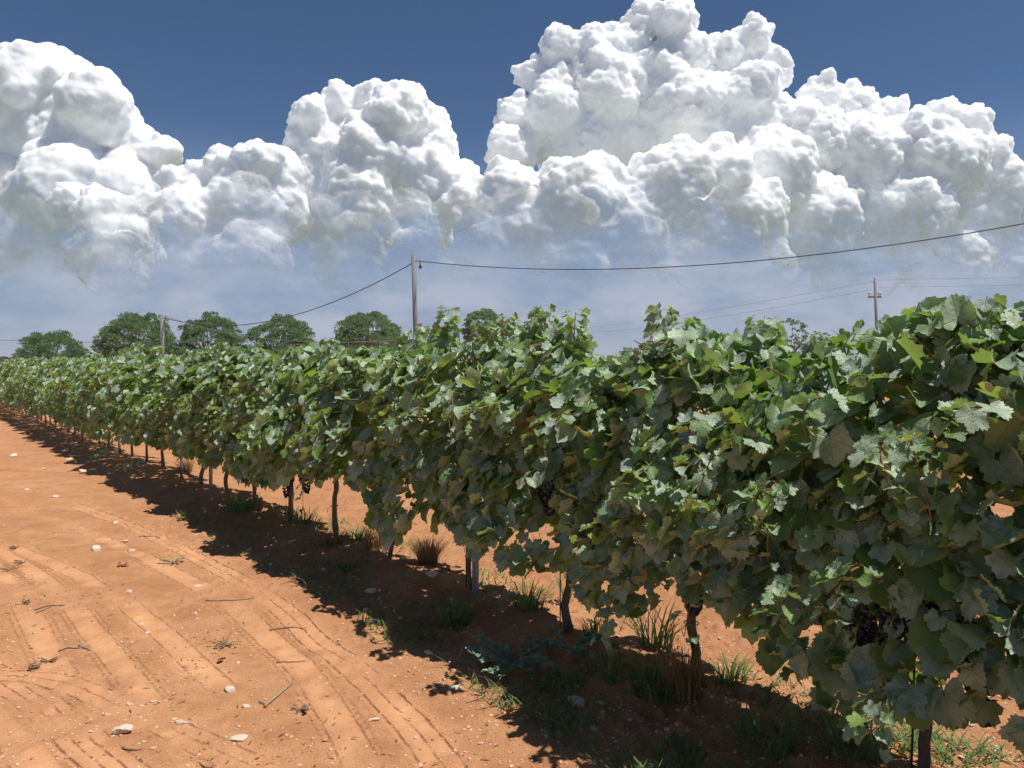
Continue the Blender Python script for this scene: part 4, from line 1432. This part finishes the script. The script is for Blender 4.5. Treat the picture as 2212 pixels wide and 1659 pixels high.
for x_, y_ in _mid:
    p = ground_at(x_, y_)
    r_ = np.random.default_rng(x_ * 3 + y_)
    R = r_.uniform(11, 19) * 1024 / 2212 / FPX * max(np.hypot(*p), 3.2) / 2
    o = link('stone', STONES[(x_ + y_) % 9], None, (p[0], p[1], gz(*p) + R * 0.05))
    o.scale = (R, R * r_.uniform(0.8, 1.1), R * r_.uniform(0.6, 1.0)); o.rotation_euler = (r_.uniform(-0.3, 0.3), r_.uniform(-0.3, 0.3), r_.uniform(0, 6))
    lm, txt = min(LM, key=lambda q: np.hypot(*(q[0] - p)))
    d_ = p - lm
    side = ('beyond' if d_[1] > 0 else 'just nearer than') if abs(d_[1]) > abs(d_[0]) else ('to the right of' if d_[0] > 0 else 'to the left of')
    off = p @ N - ROW_D
    where = 'shaded' if -0.8 < off < 0.05 else ('sunlit' if off < 0 else 'sunlit far-side')
    base_l = 'small %s stone %s the %s' % (where, side, txt)
    k_ = _used[base_l] = _used.get(base_l, 0) + 1
    tag(o, base_l + ('' if k_ == 1 else ' (%s)' % ORD[k_ - 1]), 'stone', 'small stones on the red soil')


def scatter(n, r_, ymin=1.9, ymax=13.0):
    """ground points, thinning with distance; denser by the row"""
    y = ymin * (ymax / ymin) ** r_.uniform(0, 1, n)
    x = r_.uniform(-0.75, 0.75, n) * y
    d = x * N[0] + y * N[1] - ROW_D
    return x, y, d


def gravel_mesh(n, r0, r1, seed, sub=0):
    r_ = np.random.default_rng(seed)
    x, y, d = scatter(n * 3, r_)
    patch = vnoise(x * 1.1, y * 1.1, 0, 15) + 0.5 * vnoise(x * 3, y * 3, 0, 16)
    w = np.clip(0.25 + 0.6 * np.exp(-((d + 0.55) / 0.6) ** 2) + 0.35 * (d > 0.1) + 0.5 * patch, 0.04, 1)
    th, du = track_fields(x, y)[:2]
    w = w * (1 - 0.6 * du) * np.clip(1.5 - y / 9, 0.3, 1.3)
    k = np.where(r_.uniform(size=len(x)) < w)[0][:n]
    x, y = x[k], y[k]
    z = ground_height(x, y) + th[k]
    v0, t0 = ICO[sub]
    m = len(x)
    R = np.clip(r_.lognormal(math.log((r0 + r1) / 2), 0.45, m), r0, r1)
    rot = r_.uniform(0, 6.28, m)
    sc = np.stack([R * r_.uniform(0.8, 1.3, m), R * r_.uniform(0.7, 1.1, m), R * r_.uniform(0.4, 0.8, m)], 1)
    jit = 1 + r_.uniform(-0.25, 0.25, (m, len(v0), 1))
    v = v0[None] * jit * sc[:, None]
    c, s = np.cos(rot)[:, None], np.sin(rot)[:, None]
    vx = v[..., 0] * c - v[..., 1] * s; vy = v[..., 0] * s + v[..., 1] * c
    v = np.stack([vx + x[:, None], vy + y[:, None], v[..., 2] + (z + sc[:, 2] * 0.3)[:, None]], 2)
    t = (t0[None] + (np.arange(m) * len(v0))[:, None, None]).reshape(-1, 3)
    return v.reshape(-1, 3), t


CLOD = simple_mat('soil_clod', (0.46, 0.215, 0.105), 0.97, 0.35, 20)
GRIT = simple_mat('pale_grit', (0.60, 0.42, 0.29), 0.95, 0.4, 9)
v, t = gravel_mesh(8000, 0.0018, 0.009, 3)
tag(link('gravel', mesh_np('gravel', v, t, [GRIT], False)), 'pale grit and pebbles strewn over the red soil', kind='stuff')
v, t = gravel_mesh(4500, 0.002, 0.010, 4)
tag(link('soil_clods', mesh_np('soil_clods', v, t, [CLOD], False)), 'crumbled red clods of soil', kind='stuff')


def twig(pts_px, r_px, label, mat=None, name='twig'):
    P = [ground_at(*p) for p in pts_px]
    rr = r_px * 1024 / 2212 / FPX * np.hypot(*P[0]) / 2
    Q = smooth_poly(P, 4) if len(P) > 2 else np.array(P)
    r_ = np.random.default_rng(int(pts_px[0][0]))
    f = np.linspace(0, 1, len(Q))
    z = np.array([gz(*q) for q in Q]) + rr * 0.8 + 0.004 * np.abs(np.sin(f * 3 + 1))
    g = Geo().tube(np.column_stack([Q, z]), rr * (1 - 0.35 * f) * (1 + 0.1 * vnoise(f * 7, 0, 0, 3)), 6)
    o = link(name, g.mesh(name, [mat or DRYWOOD]))
    return tag(o, label, 'twig', 'dead twigs on the soil')


twig([(572, 1524), (600, 1499), (632, 1473)], 7.5, 'thick pale broken stick, the stoutest on the soil', name='stick')
twig([(560, 1512), (575, 1517), (590, 1510)], 3.5, 'short splinter beside the butt of the thick stick')
twig([(444, 1307), (500, 1309), (550, 1305)], 2.5, 'long thin dark twig across the sandy track')
twig([(582, 1363), (620, 1360), (662, 1361)], 2.6, 'crooked twig lying over the middle track', DARKWEED)
twig([(597, 1429), (630, 1428), (660, 1428)], 2.6, 'straight pale straw across the grooved track')
twig([(75, 1327), (108, 1318), (140, 1319)], 3.2, 'bent pale twig on the far side of the open soil')
twig([(77, 1332), (95, 1326), (110, 1322)], 2.5, 'forked twig crossing the bent pale one')
twig([(127, 1403), (150, 1398), (192, 1397)], 4.0, 'bundle-end stalk of straw on the open soil')
twig([(170, 1393), (183, 1398), (196, 1401)], 3.5, 'short straw stub at the end of the stalk')
twig([(640, 1235), (680, 1234), (718, 1270)], 2.8, 'curved grey vine cutting lying in the row shade')
twig([(795, 1258), (830, 1268), (855, 1282)], 2.6, 'grey cutting curving below the dry grass clump in the shade')
twig([(300, 1167), (330, 1163), (345, 1165)], 2.4, 'slim twig between the white stones')
twig([(263, 1608), (290, 1612), (308, 1610)], 3.0, 'dark sliver of bark near the largest white stone', DARKWEED)
twig([(428, 1640), (445, 1650), (462, 1648)], 3.0, 'dark forked bit of root in the dusty track', DARKWEED)


def dead_leaf(px, py, w, label):
    p = ground_at(px, py)
    s = w * 1024 / 2212 / FPX * np.hypot(*p) / 1.6
    root = None
    V, T, P = leaf_geo(23, px, 1.3, 0.9, 0.16, 2, 0.5)
    g = Geo().add(V * s, T)
    V, T, P = leaf_geo(23, px + 1, -0.9, 0.9, 0.2, 2, 0.3)
    R = np.array(Matrix.Rotation(2.2, 3, 'Z'))
    g.add((V * s * 0.8) @ R.T + np.array([s * 0.5, s * 0.2, s * 0.15]), T)
    o = link('dead_leaf', g.mesh('dead_leaf', [DEADLEAF]), None, (p[0], p[1], gz(*p) + 0.015))
    o.rotation_euler = (0.1, 0.2, px)
    return tag(o, label, 'dead leaf', 'fallen leaves')


dead_leaf(264, 1232, 22, 'crumpled pinkish dead leaf on the open soil')
dead_leaf(640, 1270, 20, 'crumpled dead leaf at the rim of the row shade')
dead_leaf(480, 1425, 18, 'reddish dead leaf by the small dark weed')
dead_leaf(962, 1262, 26, 'rust-red dead leaves heaped against the dry grass clump')


def tuft(px, py, n, hgt_px, spread, mat, label, name, cat, lean=0.5, group=None, w_=0.0048):
    if mat is DRYGRASS: w_ = 0.0026
    p = ground_at(px, py)
    r_ = np.random.default_rng(px * 7 + py)
    H = hgt_px * 1024 / 2212 / FPX * np.hypot(*p)
    v, q, t, nv = [], [], [], 0
    for _ in range(n):
        a = r_.uniform(0, 6.283); rr = spread * math.sqrt(r_.uniform())
        b = np.array([math.cos(a) * rr, math.sin(a) * rr, -0.01])
        a2 = a + r_.normal() * 0.7
        L = H * r_.uniform(0.55, 1.15)
        ln = lean * r_.uniform(0.3, 1.3)
        dirv = np.array([math.cos(a2), math.sin(a2), 0])
        sd = np.array([-math.sin(a2), math.cos(a2), 0]) * w_ * r_.uniform(0.6, 1.3)
        for i, f in enumerate((0, 0.35, 0.7, 1.0)):
            c = b + dirv * L * ln * f ** 1.8 + np.array([0, 0, L * (f - 0.35 * ln * f ** 2.5)])
            if i < 3:
                v += [c - sd * (1 - 0.5 * f), c + sd * (1 - 0.5 * f)]
            else:
                v += [c]
        q += [(nv, nv + 1, nv + 3, nv + 2), (nv + 2, nv + 3, nv + 5, nv + 4)]
        t += [(nv + 4, nv + 5, nv + 6)]
        nv += 7
    o = link(name, mesh_np(name, np.array(v), [np.array(q), np.array(t)], [mat]), None, (p[0], p[1], gz(*p)))
    return tag(o, label, cat, group)


tuft(925, 1238, 420, 70, 0.075, DRYGRASS, 'round brown clump of dry grass under the vines before the first metal post', 'dry_grass_tuft', 'dry grass', 0.55, 'dry grass clumps')
tuft(1475, 1530, 300, 100, 0.085, DRYGRASS, 'tall straw-brown grass clump next to the leaning trunk with the green tie', 'dry_grass_tuft', 'dry grass', 0.35, 'dry grass clumps')
tuft(812, 1205, 160, 55, 0.08, DRYGRASS, 'thin dry grass clump between two slanting trunks', 'dry_grass_tuft', 'dry grass', 0.6, 'dry grass clumps')
tuft(715, 1195, 220, 45, 0.10, DRYGRASS, 'low dark dry clump at the foot of the slanting trunk', 'dry_grass_tuft', 'dry grass', 0.8, 'dry grass clumps')
tuft(400, 1030, 160, 34, 0.10, DRYGRASS, 'dry grass clump by the trunk beyond the second metal post', 'dry_grass_tuft', 'dry grass', 0.7, 'dry grass clumps')
for px, py, n, h, sp, lab in ((520, 1120, 130, 40, 0.16, 'green grass tuft in the shade near the second metal post'), (985, 1360, 150, 60, 0.10, 'long-bladed green tuft left of the silvery weed'),
                              (1142, 1345, 90, 75, 0.09, 'sunlit grass tuft behind the silvery weed'), (1285, 1395, 60, 60, 0.07, 'yellow-green tuft right of the thin upright trunk'),
                              (1420, 1420, 70, 110, 0.10, 'tall thin grass with seed heads before the leaning trunk'), (1425, 1520, 150, 60, 0.13, 'dense green tuft left of the tall straw clump'),
                              (1205, 1490, 90, 45, 0.12, 'short green tuft just below the silvery weed'), (1650, 1625, 110, 60, 0.12, 'dark green tuft in deep shade under the lowest leaves'),
                              (1465, 1640, 80, 45, 0.10, 'short dark tuft nearest the bottom of the shade'), (1830, 1640, 90, 60, 0.12, 'green tuft under the lowest hanging leaves by the near trunk'),
                              (1576, 1490, 60, 60, 0.08, 'sunlit grass tuft just behind the leaning trunk'), (770, 1175, 90, 34, 0.12, 'small green tuft behind the slanting trunk'),
                              (650, 1140, 90, 40, 0.14, 'green tuft around the thin wiry trunk'), (1330, 1480, 90, 55, 0.14, 'green tuft in mid shade between the brown boulder and the trunk')):
    tuft(px, py, n, h, sp, GRASS, lab, 'grass_tuft', 'grass tuft', 0.8, 'green grass tufts under the row')


def weed(px, py, R_px, n_stem, leaf_l, mat, label, seed, up=0.5, leaves=9, cat='weed'):
    p = ground_at(px, py)
    r_ = np.random.default_rng(seed)
    R = R_px * 1024 / 2212 / FPX * np.hypot(*p)
    root = empty('weed_plant', (p[0], p[1], gz(*p)), label, cat, 'weeds on the soil')
    st, lf = Geo(), Geo()
    for k in range(n_stem):
        a = r_.uniform(0, 6.283); L = R * r_.uniform(0.6, 1.1)
        f = np.linspace(0, 1, 7)
        el = r_.uniform(0.25, 0.9) * up
        pts = np.stack([math.cos(a) * L * f, math.sin(a) * L * f, L * el * (f * 1.6 - 0.7 * f ** 2)], 1)
        st.tube(pts, np.linspace(0.003, 0.0015, 7), 4)
        for j in range(leaves):
            g_ = r_.uniform(0.25, 1.0)
            c = np.array([np.interp(g_, f, pts[:, i]) for i in range(3)])
            b = a + r_.choice([-1, 1]) * r_.uniform(0.5, 1.3)
            d = np.array([math.cos(b), math.sin(b), r_.uniform(0.0, 0.6)]); d /= np.linalg.norm(d)
            s = np.cross(d, [0, 0, 1]); s /= np.linalg.norm(s)
            u = np.cross(s, d)
            l_ = leaf_l * r_.uniform(0.6, 1.2)
            w2 = l_ * 0.33
            P = [c, c + d * l_ * 0.35 + s * w2 + u * 0.004, c + d * l_ * 0.7 + s * w2 * 0.8, c + d * l_ - u * l_ * 0.15, c + d * l_ * 0.7 - s * w2 * 0.8, c + d * l_ * 0.35 - s * w2 + u * 0.004, c + d * l_ * 0.5 - u * l_ * 0.05]
            lf.add(P, [(6, i, (i + 1) % 6) for i in range(6)])
    link('stem', st.mesh('stem', [mat]), root)
    link('foliage', lf.mesh('foliage', [mat]), root)
    return root


weed(1105, 1452, 110, 26, 0.040, SAGE, 'sprawling silvery-green weed with oval leaves at the edge of the shade', 3, 0.55, 12)
weed(1235, 1440, 80, 16, 0.038, SAGE, 'darker half-shaded weed right behind the silvery one', 4, 0.5, 11)
weed(1225, 1330, 55, 6, 0.030, BROAD, 'thin leggy weed climbing beside the thin upright trunk', 5, 2.6, 7)
weed(373, 1222, 22, 9, 0.022, SAGE, 'small green seedling alone on the tyre track', 6, 0.8, 7)
weed(760, 1245, 45, 9, 0.030, BROAD, 'low leafy weed in shade at the slanting trunk', 7, 0.6, 9)
for i, (px, py, r, lab) in enumerate(((22, 1236, 30, 'dry dark weed at the edge of the open soil, leftmost of the weeds'), (50, 1222, 20, 'dry dark weed next to the leftmost one'), (34, 1190, 14, 'tiny dark weed beyond the dry pair'),
                                      (48, 1315, 14, 'tiny greyish weed beside the bent pale twig'), (486, 1392, 34, 'brown withered weed lying flat in the grit'), (106, 1420, 18, 'withered weed near the straw stalk'),
                                      (650, 1530, 26, 'withered brown weed by the thick stick'), (75, 1436, 12, 'tiny dry weed below the straw stalk'))):
    weed(px, py, r, 8, 0.014, DARKWEED, lab, 20 + i, 0.6, 7)

# sparse grass and straw that nobody would count
def blades_on_ground(n, seed, cond, lmin, lmax, flat):
    r_ = np.random.default_rng(seed)
    x, y, d = scatter(n * 6, r_, 1.9, 14.0)
    k = np.where(cond(x, y, d, r_.uniform(size=len(x))))[0][:n]
    x, y = x[k], y[k]
    z = ground_height(x, y)
    m = len(x)
    a = r_.uniform(0, 6.283, m); L = r_.uniform(lmin, lmax, m)
    dv = np.stack([np.cos(a), np.sin(a)], 1)
    w = 0.0032 * r_.uniform(0.6, 1.4, m)
    V = np.zeros((m, 5, 3))
    for i, f in ((0, 0.0), (2, 0.5), (4, 1.0)):
        hx = x + dv[:, 0] * L * f * flat; hy = y + dv[:, 1] * L * f * flat
        hz_ = z + 0.004 + L * (1 - flat) * (f - 0.3 * f * f)
        if i < 4:
            V[:, i] = np.stack([hx - dv[:, 1] * w, hy + dv[:, 0] * w, hz_], 1)
            V[:, i + 1] = np.stack([hx + dv[:, 1] * w, hy - dv[:, 0] * w, hz_], 1)
        else:
            V[:, 4] = np.stack([hx, hy, hz_], 1)
    b = (np.arange(m) * 5)[:, None]
    return V.reshape(-1, 3), [b + np.array([[0, 1, 3, 2]]), b + np.array([[2, 3, 4]])]


v, f = blades_on_ground(11000, 8, lambda x, y, d, u: (d > -0.85) & (d < 0.5) & (u < np.clip(0.5 + vnoise(x * 1.5, y * 1.5, 0, 44) * 1.2 - 0.08 * np.clip(y - 4, 0, 5), 0.02, 1)) & (y < 9), 0.06, 0.21, 0.55)
tag(link('grass', mesh_np('grass', v, f, [GRASS])), 'sparse green grass growing in the shade of the row', kind='stuff')
v, f = blades_on_ground(1100, 9, lambda x, y, d, u: u < np.clip(0.25 + vnoise(x * 1.8, y * 1.8, 0, 45) * 0.9, 0.02, 1), 0.012, 0.055, 0.94)
tag(link('straw_litter', mesh_np('straw_litter', v, f, [DRYGRASS])), 'bits of straw and stem lying on the soil', kind='stuff')

# ------------------------------------------------------------------ air
hz = Geo().box((-3550, -400, -3), (3550, 3480, 92)).mesh('haze', [], False)
HM = Mat('haze_air')
vp = HM.n('ShaderNodeVolumePrincipled')
vp.inputs['Color'].default_value = (0.78, 0.86, 1.0, 1)
vp.inputs['Density'].default_value = 0.00022
HM.nt.links.new(vp.outputs[0], HM.out.inputs['Volume'])
hz.materials.append(HM.m)
tag(link('haze', hz), kind='stuff')
